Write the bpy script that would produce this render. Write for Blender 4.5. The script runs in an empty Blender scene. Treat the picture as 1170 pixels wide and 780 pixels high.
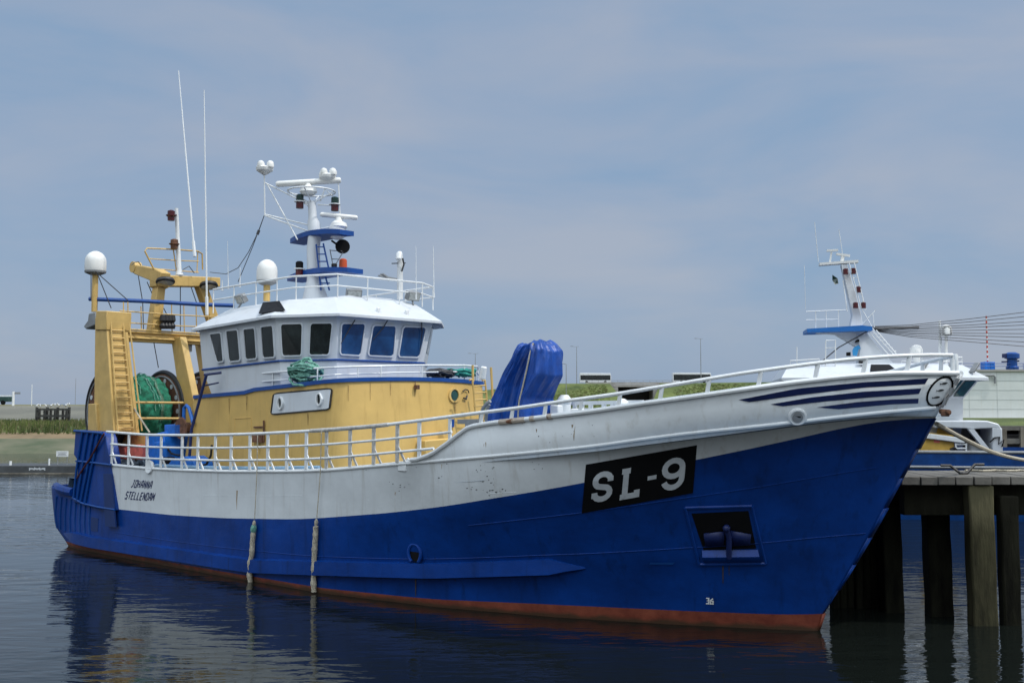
import bpy, bmesh, math, random
import numpy as np
from mathutils import Vector, Matrix
from mathutils.bvhtree import BVHTree
random.seed(7)
R = math.radians
# ------------------------------------------------------------------ camera
F, CAMH, YH = 1200.0, 5.0, 465.0
PITCH = math.atan((YH - 390) / F)
scn = bpy.context.scene
cam = bpy.data.cameras.new('camera'); camo = bpy.data.objects.new('camera', cam)
scn.collection.objects.link(camo); scn.camera = camo
cam.sensor_width = 36; cam.lens = 36 * F / 1170; cam.clip_start = .1; cam.clip_end = 6000
camo.location = (0, 0, CAMH); camo.rotation_euler = (math.pi / 2 + PITCH, 0, 0)
# ------------------------------------------------------------------ sky and sun
TH = R(41.3)                                   # heading of the trawler
U = Vector((math.cos(TH), -math.sin(TH), 0)); V = Vector((-math.sin(TH), -math.cos(TH), 0))
SUN_EL, SUN_FI = R(56), R(-27)
sh = U * math.cos(SUN_FI) + V * math.sin(SUN_FI)
sdir = Vector((sh.x * math.cos(SUN_EL), sh.y * math.cos(SUN_EL), math.sin(SUN_EL)))
sl = bpy.data.lights.new('sun', 'SUN'); sl.energy = 2.35; sl.angle = R(0.9); sl.color = (1, .95, .88)
so = bpy.data.objects.new('sun', sl); scn.collection.objects.link(so)
so.rotation_euler = sdir.to_track_quat('Z', 'Y').to_euler(); so.location = (30, -30, 60)
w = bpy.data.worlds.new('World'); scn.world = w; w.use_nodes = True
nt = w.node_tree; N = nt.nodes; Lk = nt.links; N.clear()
def nd(t, **k):
    n = N.new(t)
    for a, b in k.items(): setattr(n, a, b)
    return n
out = nd('ShaderNodeOutputWorld'); bg = nd('ShaderNodeBackground'); bg2 = nd('ShaderNodeBackground'); mix = nd('ShaderNodeMixShader')
sky = nd('ShaderNodeTexSky', sky_type='NISHITA'); sky.sun_disc = False
sky.sun_elevation = SUN_EL; sky.sun_rotation = math.atan2(sdir.x, sdir.y)
sky.air_density = 1.0; sky.dust_density = 2.0
bg.inputs['Strength'].default_value = 0.085
Lk.new(sky.outputs[0], bg.inputs['Color'])
tc = nd('ShaderNodeTexCoord'); mp = nd('ShaderNodeMapping'); mp.inputs['Scale'].default_value = (1.4, 1.4, 4.6)
Lk.new(tc.outputs['Generated'], mp.inputs[0])
n1 = nd('ShaderNodeTexNoise'); n1.inputs['Scale'].default_value = 2.3; n1.inputs['Detail'].default_value = 7; n1.inputs['Roughness'].default_value = .52
n1.inputs['Distortion'].default_value = .35
Lk.new(mp.outputs[0], n1.inputs['Vector'])
cr = nd('ShaderNodeValToRGB')
cr.color_ramp.elements[0].position = .34; cr.color_ramp.elements[0].color = (.25, .375, .55, 1)
cr.color_ramp.elements[1].position = .68; cr.color_ramp.elements[1].color = (.385, .44, .545, 1)
e = cr.color_ramp.elements.new(.5); e.color = (.315, .405, .55, 1)
Lk.new(n1.outputs['Fac'], cr.inputs[0])
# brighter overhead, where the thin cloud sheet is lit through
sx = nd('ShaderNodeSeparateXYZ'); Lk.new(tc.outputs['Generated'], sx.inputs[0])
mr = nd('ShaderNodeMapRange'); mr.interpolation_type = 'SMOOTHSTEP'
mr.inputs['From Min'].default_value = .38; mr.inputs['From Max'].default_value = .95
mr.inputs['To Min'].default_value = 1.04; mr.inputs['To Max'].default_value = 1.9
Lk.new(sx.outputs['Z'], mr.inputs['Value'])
# fill light added to the sky behind the viewer, out of view, for shaded sides
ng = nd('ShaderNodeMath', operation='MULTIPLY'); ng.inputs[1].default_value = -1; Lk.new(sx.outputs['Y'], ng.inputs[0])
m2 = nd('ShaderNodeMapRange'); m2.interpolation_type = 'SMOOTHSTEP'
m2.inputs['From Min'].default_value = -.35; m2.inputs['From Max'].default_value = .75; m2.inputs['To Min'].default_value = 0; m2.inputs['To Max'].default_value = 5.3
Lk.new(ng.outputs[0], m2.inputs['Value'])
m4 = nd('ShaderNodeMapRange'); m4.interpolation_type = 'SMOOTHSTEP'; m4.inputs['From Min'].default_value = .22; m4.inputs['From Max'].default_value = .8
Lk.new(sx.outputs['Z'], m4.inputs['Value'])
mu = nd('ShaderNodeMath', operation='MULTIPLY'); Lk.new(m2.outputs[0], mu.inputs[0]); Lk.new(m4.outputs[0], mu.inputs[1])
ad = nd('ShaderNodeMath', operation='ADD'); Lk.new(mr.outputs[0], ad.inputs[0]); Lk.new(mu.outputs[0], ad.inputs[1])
wc = nd('ShaderNodeMix', data_type='RGBA'); wc.inputs[7].default_value = (.42, .465, .50, 1)
m3 = nd('ShaderNodeMapRange'); m3.inputs['From Min'].default_value = -.5; m3.inputs['From Max'].default_value = .35
Lk.new(ng.outputs[0], m3.inputs['Value']); Lk.new(m3.outputs[0], wc.inputs[0]); Lk.new(cr.outputs[0], wc.inputs[6])
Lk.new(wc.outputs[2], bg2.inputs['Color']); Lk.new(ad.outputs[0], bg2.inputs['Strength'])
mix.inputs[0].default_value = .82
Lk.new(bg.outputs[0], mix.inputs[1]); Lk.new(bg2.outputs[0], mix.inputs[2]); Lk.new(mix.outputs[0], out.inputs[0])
scn.view_settings.view_transform = 'Standard'; scn.view_settings.look = 'None'
scn.view_settings.exposure = 0.03; scn.view_settings.gamma = 1
# ------------------------------------------------------------------ sight lines: picture point -> point of the place
CC = Vector((0, 0, CAMH))
def ray(x, y):
    a = (x - 585) / F; c = -(y - 390) / F
    return Vector((a, math.cos(PITCH) - c * math.sin(PITCH), math.sin(PITCH) + c * math.cos(PITCH)))
def w_z(x, y, z): d = ray(x, y); return CC + d * ((z - CAMH) / d.z)
def w_y(x, y, Y): d = ray(x, y); return CC + d * (Y / d.y)
OO = w_z(935, 720, 0)
def to_l(p): q = p - OO; return Vector((q.dot(U), -q.dot(V), q.z))     # world -> trawler (fore, port, up)
def at_t(x, y, t): d = ray(x, y); return to_l(CC + d * ((t - (CC - OO).dot(V)) / d.dot(V)))
def at_s(x, y, s): d = ray(x, y); return to_l(CC + d * ((s - (CC - OO).dot(U)) / d.dot(U)))
def at_zl(x, y, z): return to_l(w_z(x, y, z))
def at_Y(x, y, Y): return to_l(w_y(x, y, Y))
def P(s, t, z): return Vector((s, -t, z))
CAML = to_l(CC)
def raydir_l(x, y): d = ray(x, y); return Vector((d.dot(U), -d.dot(V), d.z))
# ------------------------------------------------------------------ materials
def M(name, col, rough=.5, metal=0.0, var=.12, scale=2.5, bump=0.0, bscale=30, bdist=.02, rust=0.0, streak=0.0, col2=None, stretch=(1, 1, 1),
      spec=.5, coat=0.0, rustcol=(.16, .06, .02), rscale=2.2, dents=0.0, frames=0.0):
    m = bpy.data.materials.new(name); m.use_nodes = True
    t = m.node_tree; b = t.nodes['Principled BSDF']
    b.inputs['Roughness'].default_value = rough; b.inputs['Metallic'].default_value = metal
    b.inputs['Specular IOR Level'].default_value = spec
    if coat: b.inputs['Coat Weight'].default_value = coat; b.inputs['Coat Roughness'].default_value = .15
    tcn = t.nodes.new('ShaderNodeTexCoord'); mpn = t.nodes.new('ShaderNodeMapping'); mpn.inputs['Scale'].default_value = stretch
    t.links.new(tcn.outputs['Object'], mpn.inputs[0])
    def noise(sc, det=5, vec=mpn, rg=.6):
        n = t.nodes.new('ShaderNodeTexNoise'); n.inputs['Scale'].default_value = sc; n.inputs['Detail'].default_value = det
        n.inputs['Roughness'].default_value = rg; t.links.new(vec.outputs[0], n.inputs['Vector']); return n
    def mixc(fac, A, Bc):
        x = t.nodes.new('ShaderNodeMix'); x.data_type = 'RGBA'
        if hasattr(fac, 'links') or hasattr(fac, 'is_linked'): t.links.new(fac, x.inputs[0])
        else: x.inputs[0].default_value = fac
        for i, v in ((6, A), (7, Bc)):
            if isinstance(v, tuple): x.inputs[i].default_value = (*v, 1)
            else: t.links.new(v, x.inputs[i])
        return x.outputs[2]
    def ramp(src, a, bb):
        r_ = t.nodes.new('ShaderNodeMapRange'); r_.inputs['From Min'].default_value = a; r_.inputs['From Max'].default_value = bb
        t.links.new(src, r_.inputs['Value']); return r_.outputs[0]
    n = noise(scale)
    lo = tuple(c * (1 - var) for c in col); hi = col2 if col2 else tuple(min(1, c * (1 + var)) for c in col)
    c = mixc(ramp(n.outputs['Fac'], .3, .7), lo, hi)
    if streak:
        mp2 = t.nodes.new('ShaderNodeMapping'); mp2.inputs['Scale'].default_value = (2.6, 2.6, .22)
        t.links.new(tcn.outputs['Object'], mp2.inputs[0])
        ns = noise(1.7, 6, mp2)
        c = mixc(ramp(ns.outputs['Fac'], .55, 1.0 if streak < .3 else .85), c, tuple(v * (1 - streak) * k for v, k in zip(col, (1, .93, .83))))
    if rust:
        nr = noise(rscale, 8, mpn, .7)
        c = mixc(ramp(nr.outputs['Fac'], .74 - rust * .2, .80 - rust * .2), c, rustcol)
    t.links.new(c, b.inputs['Base Color'])
    nrr = noise(scale * 3); rr = t.nodes.new('ShaderNodeMapRange'); rr.inputs['To Min'].default_value = max(.02, rough - .08); rr.inputs['To Max'].default_value = min(1, rough + .1)
    t.links.new(nrr.outputs['Fac'], rr.inputs['Value']); t.links.new(rr.outputs[0], b.inputs['Roughness'])
    last = None
    for st, sc, ds in ((dents, .9, .06), (bump, bscale, bdist)):
        if st:
            nb = noise(sc, 3 if sc < 2 else 6); bp = t.nodes.new('ShaderNodeBump'); bp.inputs['Strength'].default_value = st; bp.inputs['Distance'].default_value = ds
            t.links.new(nb.outputs['Fac'], bp.inputs['Height'])
            if last: t.links.new(last, bp.inputs['Normal'])
            last = bp.outputs[0]
    if frames:
        wv = t.nodes.new('ShaderNodeTexWave'); wv.wave_type = 'BANDS'; wv.bands_direction = 'X'; wv.inputs['Scale'].default_value = .26; wv.inputs['Distortion'].default_value = 1.2; wv.inputs['Detail'].default_value = 2
        t.links.new(tcn.outputs['Object'], wv.inputs['Vector']); bp = t.nodes.new('ShaderNodeBump'); bp.inputs['Strength'].default_value = frames; bp.inputs['Distance'].default_value = .03
        t.links.new(wv.outputs['Fac'], bp.inputs['Height'])
        if last: t.links.new(last, bp.inputs['Normal'])
        last = bp.outputs[0]
    if last: t.links.new(last, b.inputs['Normal'])
    return m
m_blue = M('hull_blue_paint', (.001, .036, .215), .36, spec=.3, var=.26, scale=.8, streak=.5, bump=.15, bscale=18, dents=.5, frames=.16, rust=.055, rscale=1.9, rustcol=(.012, .03, .06))
m_white = M('weathered_white_paint', (.64, .67, .69), .5, var=.07, scale=1.3, streak=.32, bump=.12, bscale=14, dents=.34, frames=.08, rust=.10, rscale=1.6, rustcol=(.30, .24, .17))
m_red = M('antifouling_red', (.20, .035, .018), .65, var=.3, scale=3, col2=(.25, .06, .03), bump=.2)
_t = m_red.node_tree; _b = _t.nodes['Principled BSDF']; _src = _b.inputs['Base Color'].links[0].from_socket
_g = _t.nodes.new('ShaderNodeTexCoord'); _s = _t.nodes.new('ShaderNodeSeparateXYZ'); _t.links.new(_g.outputs['Object'], _s.inputs[0])
_n = _t.nodes.new('ShaderNodeTexNoise'); _n.inputs['Scale'].default_value = 2.2; _n.inputs['Detail'].default_value = 6; _t.links.new(_g.outputs['Object'], _n.inputs['Vector'])
_a = _t.nodes.new('ShaderNodeMath'); _a.operation = 'MULTIPLY_ADD'; _a.inputs[1].default_value = .22; _t.links.new(_n.outputs['Fac'], _a.inputs[0]); _t.links.new(_s.outputs['Z'], _a.inputs[2])
_r = _t.nodes.new('ShaderNodeMapRange'); _r.inputs['From Min'].default_value = .15; _r.inputs['From Max'].default_value = .24; _r.inputs['To Min'].default_value = .85; _r.inputs['To Max'].default_value = 0; _t.links.new(_a.outputs[0], _r.inputs['Value'])
_m = _t.nodes.new('ShaderNodeMix'); _m.data_type = 'RGBA'; _t.links.new(_r.outputs[0], _m.inputs[0]); _t.links.new(_src, _m.inputs[6]); _m.inputs[7].default_value = (.045, .03, .014, 1); _t.links.new(_m.outputs[2], _b.inputs['Base Color'])
def zmix(m_, z0, z1, col, amt=1.0, ns=1.6, na=.5):
    t = m_.node_tree; b = t.nodes['Principled BSDF']; src = b.inputs['Base Color'].links[0].from_socket
    g = t.nodes.new('ShaderNodeTexCoord'); s = t.nodes.new('ShaderNodeSeparateXYZ'); t.links.new(g.outputs['Object'], s.inputs[0])
    mp0 = t.nodes.new('ShaderNodeMapping'); mp0.inputs['Scale'].default_value = (4, 4, .5); t.links.new(g.outputs['Object'], mp0.inputs[0])
    n = t.nodes.new('ShaderNodeTexNoise'); n.inputs['Scale'].default_value = ns; n.inputs['Detail'].default_value = 5; t.links.new(mp0.outputs[0], n.inputs['Vector'])
    a = t.nodes.new('ShaderNodeMath'); a.operation = 'MULTIPLY_ADD'; a.inputs[1].default_value = na; t.links.new(n.outputs['Fac'], a.inputs[0]); t.links.new(s.outputs['Z'], a.inputs[2])
    r = t.nodes.new('ShaderNodeMapRange'); r.inputs['From Min'].default_value = z0 + na / 2; r.inputs['From Max'].default_value = z1 + na / 2; r.inputs['To Max'].default_value = amt; t.links.new(a.outputs[0], r.inputs['Value'])
    m = t.nodes.new('ShaderNodeMix'); m.data_type = 'RGBA'; t.links.new(r.outputs[0], m.inputs[0]); t.links.new(src, m.inputs[6]); m.inputs[7].default_value = (*col, 1); t.links.new(m.outputs[2], b.inputs['Base Color'])
m_rcap = M('rusted_white_paint', (.42, .36, .30), .7, var=.3, scale=8, rust=.9, rscale=5, rustcol=(.16, .06, .025))
m_hull2 = M('second_hull_blue', (.002, .04, .17), .45, var=.25, spec=.3)
m_trim = M('white_gloss_paint', (.70, .72, .73), .35, var=.05, streak=.12, rust=.03, rscale=4)
m_rail = M('white_rail_paint', (.70, .72, .73), .4, var=.08, scale=6, rust=.16, rscale=3.2)
m_worn = M('worn_rail_paint', (.45, .44, .42), .6, var=.3, scale=7, rust=.5, rscale=5, rustcol=(.05, .035, .028))
m_wh = M('wheelhouse_white', (.565, .595, .63), .35, var=.05, scale=1.5, streak=.2, dents=.12)
m_yel = M('ochre_yellow_paint', (.57, .375, .115), .5, var=.09, scale=1.2, streak=.3, rust=.05, rscale=2.6, dents=.12, bump=.1, bscale=20)
m_yel2 = M('gantry_yellow_paint', (.56, .375, .125), .5, var=.12, scale=2.5, streak=.35, rust=.12, rscale=3)
m_bluet = M('blue_trim_paint', (.003, .055, .25), .35, var=.15)
m_mach = M('machine_blue_paint', (.008, .14, .55), .4, var=.25, scale=4, rust=.10, rscale=4)
m_dark = M('blackened_steel', (.015, .015, .017), .5, var=.4)
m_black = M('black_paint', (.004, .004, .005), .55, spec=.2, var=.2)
m_lett = M('lettering_white', (.52, .55, .58), .5, var=.1, scale=6, rust=.05)
m_navy = M('navy_paint', (.006, .016, .09), .45, var=.2, scale=4)
m_rust = M('rusted_steel', (.10, .04, .02), .8, var=.5, scale=8, bump=.4, col2=(.20, .09, .05))
m_glass = M('dark_window_glass', (.006, .009, .010), .05, var=.7, scale=1.6, spec=.6, col2=(.022, .030, .030), bump=.04, bscale=2.5, bdist=.05)
m_blind = M('blue_blind_glass', (.004, .035, .13), .07, var=.4, scale=1.1, spec=.6, col2=(.012, .075, .22), bump=.04, bscale=2.5, bdist=.05)
m_green_glass = M('green_window_glass', (.012, .06, .055), .05, var=.4, scale=2)
m_net = M('green_trawl_net', (.010, .16, .095), .85, var=.5, scale=5, col2=(.025, .30, .18), bump=1, bscale=38, bdist=.06)
m_tarp = M('blue_tarpaulin', (.003, .052, .28), .42, var=.25, scale=3, bump=.35, bscale=9, bdist=.03)
m_rope = M('pale_rope', (.42, .38, .30), .9, var=.3, scale=20, bump=.6, bscale=60)
m_grope = M('green_rope', (.07, .32, .24), .85, var=.5, scale=12, col2=(.26, .52, .43), bump=.6, bscale=50)
m_brope = M('grey_wire', (.05, .05, .055), .5, var=.3)
m_redc = M('red_plastic', (.75, .17, .13), .5, var=.25, scale=5)
m_orange = M('orange_lamp', (.55, .08, .02), .35)
m_lred = M('dark_red_lens', (.07, .008, .012), .2)
m_lgrn = M('dark_green_lens', (.008, .03, .025), .2)
m_grey = M('grey_steel', (.22, .23, .24), .5, var=.2)
m_lens = M('lamp_lens', (.45, .47, .46), .12, var=.3, scale=14)
m_dome = M('radome_white', (.74, .74, .72), .35, var=.04)
m_deck = M('deck_paint', (.10, .17, .26), .7, var=.3, scale=2, rust=.1)
m_wood = M('weathered_timber', (.14, .12, .095), .85, var=.4, scale=1.6, stretch=(1, 1, .25), col2=(.26, .235, .19), bump=.5, bscale=10)
m_oldpost = M('old_grey_post', (.03, .03, .03), .9, var=.5, scale=1.5, col2=(.07, .07, .065), bump=.4)
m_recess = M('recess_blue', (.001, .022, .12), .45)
m_joint = M('cladding_joint', (.46, .49, .485), .6)
m_main = M('mossy_post', (.022, .021, .011), .95, spec=.2, var=.6, scale=2.2, stretch=(1.6, 1.6, .3), col2=(.065, .060, .032), bump=.7, bscale=9, bdist=.04)
m_plank = M('deck_planks', (.13, .122, .108), .85, var=.3, scale=2.0, bump=.4, bscale=14)
m_pile = M('algae_timber', (.004, .004, .003), .95, spec=.12, var=.6, scale=2.5, stretch=(1.6, 1.6, .3), col2=(.013, .013, .008), bump=.7, bscale=9, bdist=.04)
m_conc = M('concrete', (.33, .32, .30), .85, var=.2, scale=.5, streak=.3)
m_hall = M('pale_cladding', (.60, .63, .62), .6, var=.05, scale=.8, streak=.1)
m_grass = M('grass', (.062, .100, .020), .95, var=.4, scale=.14, col2=(.135, .165, .042), bump=.8, bscale=2.2, bdist=.3, rust=.25, rustcol=(.13, .135, .05), rscale=.6)
m_dike = M('grey_dike_slope', (.125, .125, .105), .95, var=.25, scale=.07, col2=(.17, .165, .13), bump=.5, bscale=1.2, bdist=.2)
m_dikegr = M('dry_grass', (.14, .135, .06), .95, var=.3, scale=.08, col2=(.20, .185, .085), bump=.5, bscale=2, bdist=.2)
m_mud = M('green_mud', (.075, .105, .045), .8, var=.35, scale=.18, col2=(.15, .14, .09), bump=.5, bscale=1.5)
m_sand = M('brown_sand', (.20, .145, .08), .95, var=.3, scale=.25, bump=.4, bscale=2)
m_asph = M('asphalt', (.05, .05, .052), .9, var=.2)
m_tile = M('striped_red', (.5, .06, .04), .5)
m_gullw = M('gull_white', (.75, .75, .73), .7); m_gullg = M('gull_grey', (.3, .32, .34), .7)
m_yelm = M('yellow_lockers', (.55, .34, .06), .6, var=.2, scale=2, rust=.1)
zmix(m_main, 2.1, 2.6, (.115, .105, .06), .8)
zmix(m_pile, 2.3, 2.7, (.02, .019, .013), .6)
# ------------------------------------------------------------------ mesh building
def link(o, parent=None):
    scn.collection.objects.link(o)
    if parent is not None: o.parent = parent
    return o
class MB:
    def __init__(self): self.v = []; self.f = []; self.mi = []
    def add(self, vs, fs, mi=0):
        b = len(self.v); self.v += [tuple(p) for p in vs]; self.f += [tuple(i + b for i in f) for f in fs]; self.mi += [mi] * len(fs); return self
    def box(self, c, size, mi=0, rz=0, M4=None):
        x, y, z = (k / 2 for k in size); c = Vector(c)
        vs = [Vector((a * x, b * y, d * z)) for a in (-1, 1) for b in (-1, 1) for d in (-1, 1)]
        m = M4 if M4 else Matrix.Rotation(rz, 3, 'Z')
        vs = [m @ q + c for q in vs]
        return self.add(vs, [(0, 1, 3, 2), (4, 6, 7, 5), (0, 4, 5, 1), (2, 3, 7, 6), (0, 2, 6, 4), (1, 5, 7, 3)], mi)
    def bar(self, a, b, w_, h_, mi=0, up=(0, 0, 1)):
        a = Vector(a); b = Vector(b); d = b - a; L = d.length; d.normalize(); up = Vector(up)
        if abs(d.dot(up)) > .97: up = Vector((1, 0, 0))
        s = d.cross(up).normalized(); u = s.cross(d)
        return self.box((a + b) / 2, (L, w_, h_), mi, M4=Matrix((d, s, u)).transposed())
    def tube(self, pts, r, n=8, mi=0, cap=True, closed=False):
        pts = [Vector(p) for p in pts]; k = len(pts)
        rs = r if isinstance(r, (list, tuple)) else [r] * k
        vs = []; ref = None
        for i, p in enumerate(pts):
            a = pts[(i - 1) % k] if (i > 0 or closed) else p; b = pts[(i + 1) % k] if (i < k - 1 or closed) else p
            d = (b - a).normalized()
            if ref is None:
                ref = d.cross(Vector((0, 0, 1)));
                if ref.length < .05: ref = d.cross(Vector((1, 0, 0)))
            ref = (ref - d * ref.dot(d)).normalized(); q = d.cross(ref)
            for j in range(n):
                t = 2 * math.pi * j / n; vs.append(p + (ref * math.cos(t) + q * math.sin(t)) * rs[i])
        fs = []
        for i in range(k if closed else k - 1):
            for j in range(n):
                i2 = (i + 1) % k; fs.append((i * n + j, i * n + (j + 1) % n, i2 * n + (j + 1) % n, i2 * n + j))
        if cap and not closed: fs += [tuple(range(n - 1, -1, -1)), tuple(range((k - 1) * n, k * n))]
        return self.add(vs, fs, mi)
    def lathe(self, c, prof, n=24, mi=0, axis=(0, 0, 1)):
        c = Vector(c); ax = Vector(axis).normalized(); r0 = ax.cross(Vector((1, 0, 0)))
        if r0.length < .1: r0 = ax.cross(Vector((0, 1, 0)))
        r0.normalize(); r1 = ax.cross(r0); vs = []
        for (r, z) in prof:
            for j in range(n):
                t = 2 * math.pi * j / n; vs.append(c + ax * z + (r0 * math.cos(t) + r1 * math.sin(t)) * max(r, 1e-4))
        fs = [(i * n + j, i * n + (j + 1) % n, (i + 1) * n + (j + 1) % n, (i + 1) * n + j) for i in range(len(prof) - 1) for j in range(n)]
        fs += [tuple(range(n - 1, -1, -1)), tuple(range((len(prof) - 1) * n, len(prof) * n))]
        return self.add(vs, fs, mi)
    def sphere(self, c, r, mi=0, n=16, sq=(1, 1, 1)):
        prof = [(r * math.sin(math.pi * i / 10), -r * math.cos(math.pi * i / 10) * sq[2]) for i in range(11)]
        return self.lathe(c, prof, n, mi)
    def prism(self, poly, off, mi=0):
        n = len(poly); off = Vector(off); vs = [Vector(p) for p in poly] + [Vector(p) + off for p in poly]
        fs = [tuple(range(n)), tuple(range(2 * n - 1, n - 1, -1))] + [(i, i + n, (i + 1) % n + n, (i + 1) % n) for i in range(n)]
        return self.add(vs, fs, mi)
    def loft(self, rings, mi=0, closed=True, caps=True):
        n = len(rings[0]); vs = [p for r_ in rings for p in r_]; fs = []
        for i in range(len(rings) - 1):
            for j in range(n if closed else n - 1):
                fs.append((i * n + j, i * n + (j + 1) % n, (i + 1) * n + (j + 1) % n, (i + 1) * n + j))
        if caps and closed: fs += [tuple(range(n - 1, -1, -1)), tuple(range((len(rings) - 1) * n, len(rings) * n))]
        return self.add(vs, fs, mi)
    def grid(self, rows, mi=0): return self.loft(rows, mi, closed=False)
    def build(self, name, mats, parent=None, bevel=0, smooth=True, ang=35, label=None, solid=0, fix=True, loc=None):
        me = bpy.data.meshes.new(name)
        org = Vector(loc) if loc else Vector((0, 0, 0))
        me.from_pydata([Vector(p) - org for p in self.v], [], self.f)
        mats = mats if isinstance(mats, (list, tuple)) else [mats]
        for m in mats: me.materials.append(m)
        for p, i in zip(me.polygons, self.mi): p.material_index = i
        if fix:
            b = bmesh.new(); b.from_mesh(me); bmesh.ops.recalc_face_normals(b, faces=b.faces); b.to_mesh(me); b.free()
        if smooth:
            me.shade_smooth()
            try: me.set_sharp_from_angle(angle=R(ang))
            except Exception: pass
        o = bpy.data.objects.new(name, me); link(o, parent); o.location = org
        if solid:
            s = o.modifiers.new('solid', 'SOLIDIFY'); s.thickness = solid; s.offset = 0
        if bevel:
            bv = o.modifiers.new('bevel', 'BEVEL'); bv.width = bevel; bv.segments = 2; bv.limit_method = 'ANGLE'; bv.angle_limit = R(40)
        if label: o['label'] = label
        return o
def tag(o, label, cat, group=None, kind=None):
    o['label'] = label; o['category'] = cat
    if group: o['group'] = group
    if kind: o['kind'] = kind
    return o
def empty(name, loc=(0, 0, 0), rz=0):
    o = bpy.data.objects.new(name, None); link(o); o.location = loc; o.rotation_euler = (0, 0, rz); o.empty_display_size = .3; return o
def structure(o): o['kind'] = 'structure'; return o
def copy_tree(o, parent=None):
    c = o.copy(); scn.collection.objects.link(c)
    if parent is not None: c.parent = parent
    for ch in list(o.children): copy_tree(ch, c)
    return c
def interp(x, xs, ys): return float(np.interp(x, xs, ys))
def smooth_tab(pts, it=3):
    pts = sorted(pts); xs = np.linspace(pts[0][0], pts[-1][0], 90); ys = np.interp(xs, [p[0] for p in pts], [p[1] for p in pts])
    for _ in range(it):
        q = ys.copy(); q[1:-1] = (ys[:-2] + 2 * ys[1:-1] + ys[2:]) / 4; ys = q
    return xs, ys
# ================================================================== setting
# water
wm = bpy.data.materials.new('harbour_water'); wm.use_nodes = True
t = wm.node_tree; b = t.nodes['Principled BSDF']
b.inputs['Base Color'].default_value = (.006, .008, .007, 1); b.inputs['Roughness'].default_value = .035; b.inputs['IOR'].default_value = 1.333
tcn = t.nodes.new('ShaderNodeTexCoord'); prev = None
for sc, mpx, st, ds in ((.55, (.55, 1.0, 1), .30, .10), (1.7, (.45, 1.25, 1), .42, .055), (6.5, (.6, 1.2, 1), .22, .012)):
    mpn = t.nodes.new('ShaderNodeMapping'); mpn.inputs['Scale'].default_value = mpx; mpn.inputs['Rotation'].default_value = (0, 0, R(-7))
    t.links.new(tcn.outputs['Object'], mpn.inputs[0])
    n = t.nodes.new('ShaderNodeTexNoise'); n.inputs['Scale'].default_value = sc; n.inputs['Detail'].default_value = 2.5; n.inputs['Distortion'].default_value = .4
    t.links.new(mpn.outputs[0], n.inputs['Vector'])
    bp = t.nodes.new('ShaderNodeBump'); bp.inputs['Strength'].default_value = st; bp.inputs['Distance'].default_value = ds
    t.links.new(n.outputs['Fac'], bp.inputs['Height'])
    if prev: t.links.new(prev, bp.inputs['Normal'])
    mpw = t.nodes.new('ShaderNodeMapping'); mpw.inputs['Scale'].default_value = (.05, .13, 1); t.links.new(tcn.outputs['Object'], mpw.inputs[0])
    nw = t.nodes.new('ShaderNodeTexNoise'); nw.inputs['Scale'].default_value = 1.0; nw.inputs['Detail'].default_value = 3; t.links.new(mpw.outputs[0], nw.inputs['Vector'])
    mw = t.nodes.new('ShaderNodeMapRange'); mw.inputs['From Min'].default_value = .35; mw.inputs['From Max'].default_value = .65; mw.inputs['To Min'].default_value = st * .5; mw.inputs['To Max'].default_value = st * 1.7
    t.links.new(nw.outputs['Fac'], mw.inputs['Value']); t.links.new(mw.outputs[0], bp.inputs['Strength'])
    prev = bp.outputs[0]
t.links.new(prev, b.inputs['Normal'])
m_water = wm
structure(MB().grid([[(x, y, 0) for x in (-1500, -100, 100, 1500)] for y in (-300, 0, 60, 2500)]).build('water', wm))
# land: left bank with dike, right quay land
def strip(name, rows, mats, nx=60):
    """rows: list of (fn x->(y,z), material index); sheets between successive rows"""
    mb = MB()
    for k in range(len(rows) - 1):
        (xa, xb, f0, mi), (_, _, f1, _) = rows[k], rows[k + 1]
        xs = [xa + (xb - xa) * i / nx for i in range(nx + 1)]
        rr = []
        for q in range(5):
            u = q / 4; row = []
            for x in xs:
                y0, z0 = f0(x); y1, z1 = f1(x)
                row.append((x, y0 + (y1 - y0) * u, z0 + (z1 - z0) * u + (.0 if q in (0, 4) else .12 * math.sin(x * .9 + q) * math.sin(x * .37 + q * 2))))
            rr.append(row)
        mb.grid(rr, mi)
    return structure(mb.build(name, mats, fix=False))
def wob(x, a, k): return a * (math.sin(x * k) + .5 * math.sin(x * k * 2.7 + 1))
XL, XR = -420, -18
strip('riverbank', [
    (XL, XR, lambda x: (112 + wob(x, 1.2, .13), -.4), 0),
    (XL, XR, lambda x: (121 + wob(x, 1.0, .11), 1.4), 1),
    (XL, XR, lambda x: (125.5 + wob(x, 1.2, .17), 2.0), 2),
    (XL, XR, lambda x: (129 + wob(x, .6, .2), 2.55), 2),
    (XL, XR, lambda x: (150, 3.05), 3),
    (XL, XR, lambda x: (152, 3.0), 3),
    (XL, XR, lambda x: (184, 5.25), 4),
    (XL, XR, lambda x: (205, 5.75 + .25 * math.sin(x * .02)), 4),
    (XL, XR, lambda x: (260, 5.3), 4)], [m_mud, m_sand, m_grass, m_dike, m_dikegr])
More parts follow.
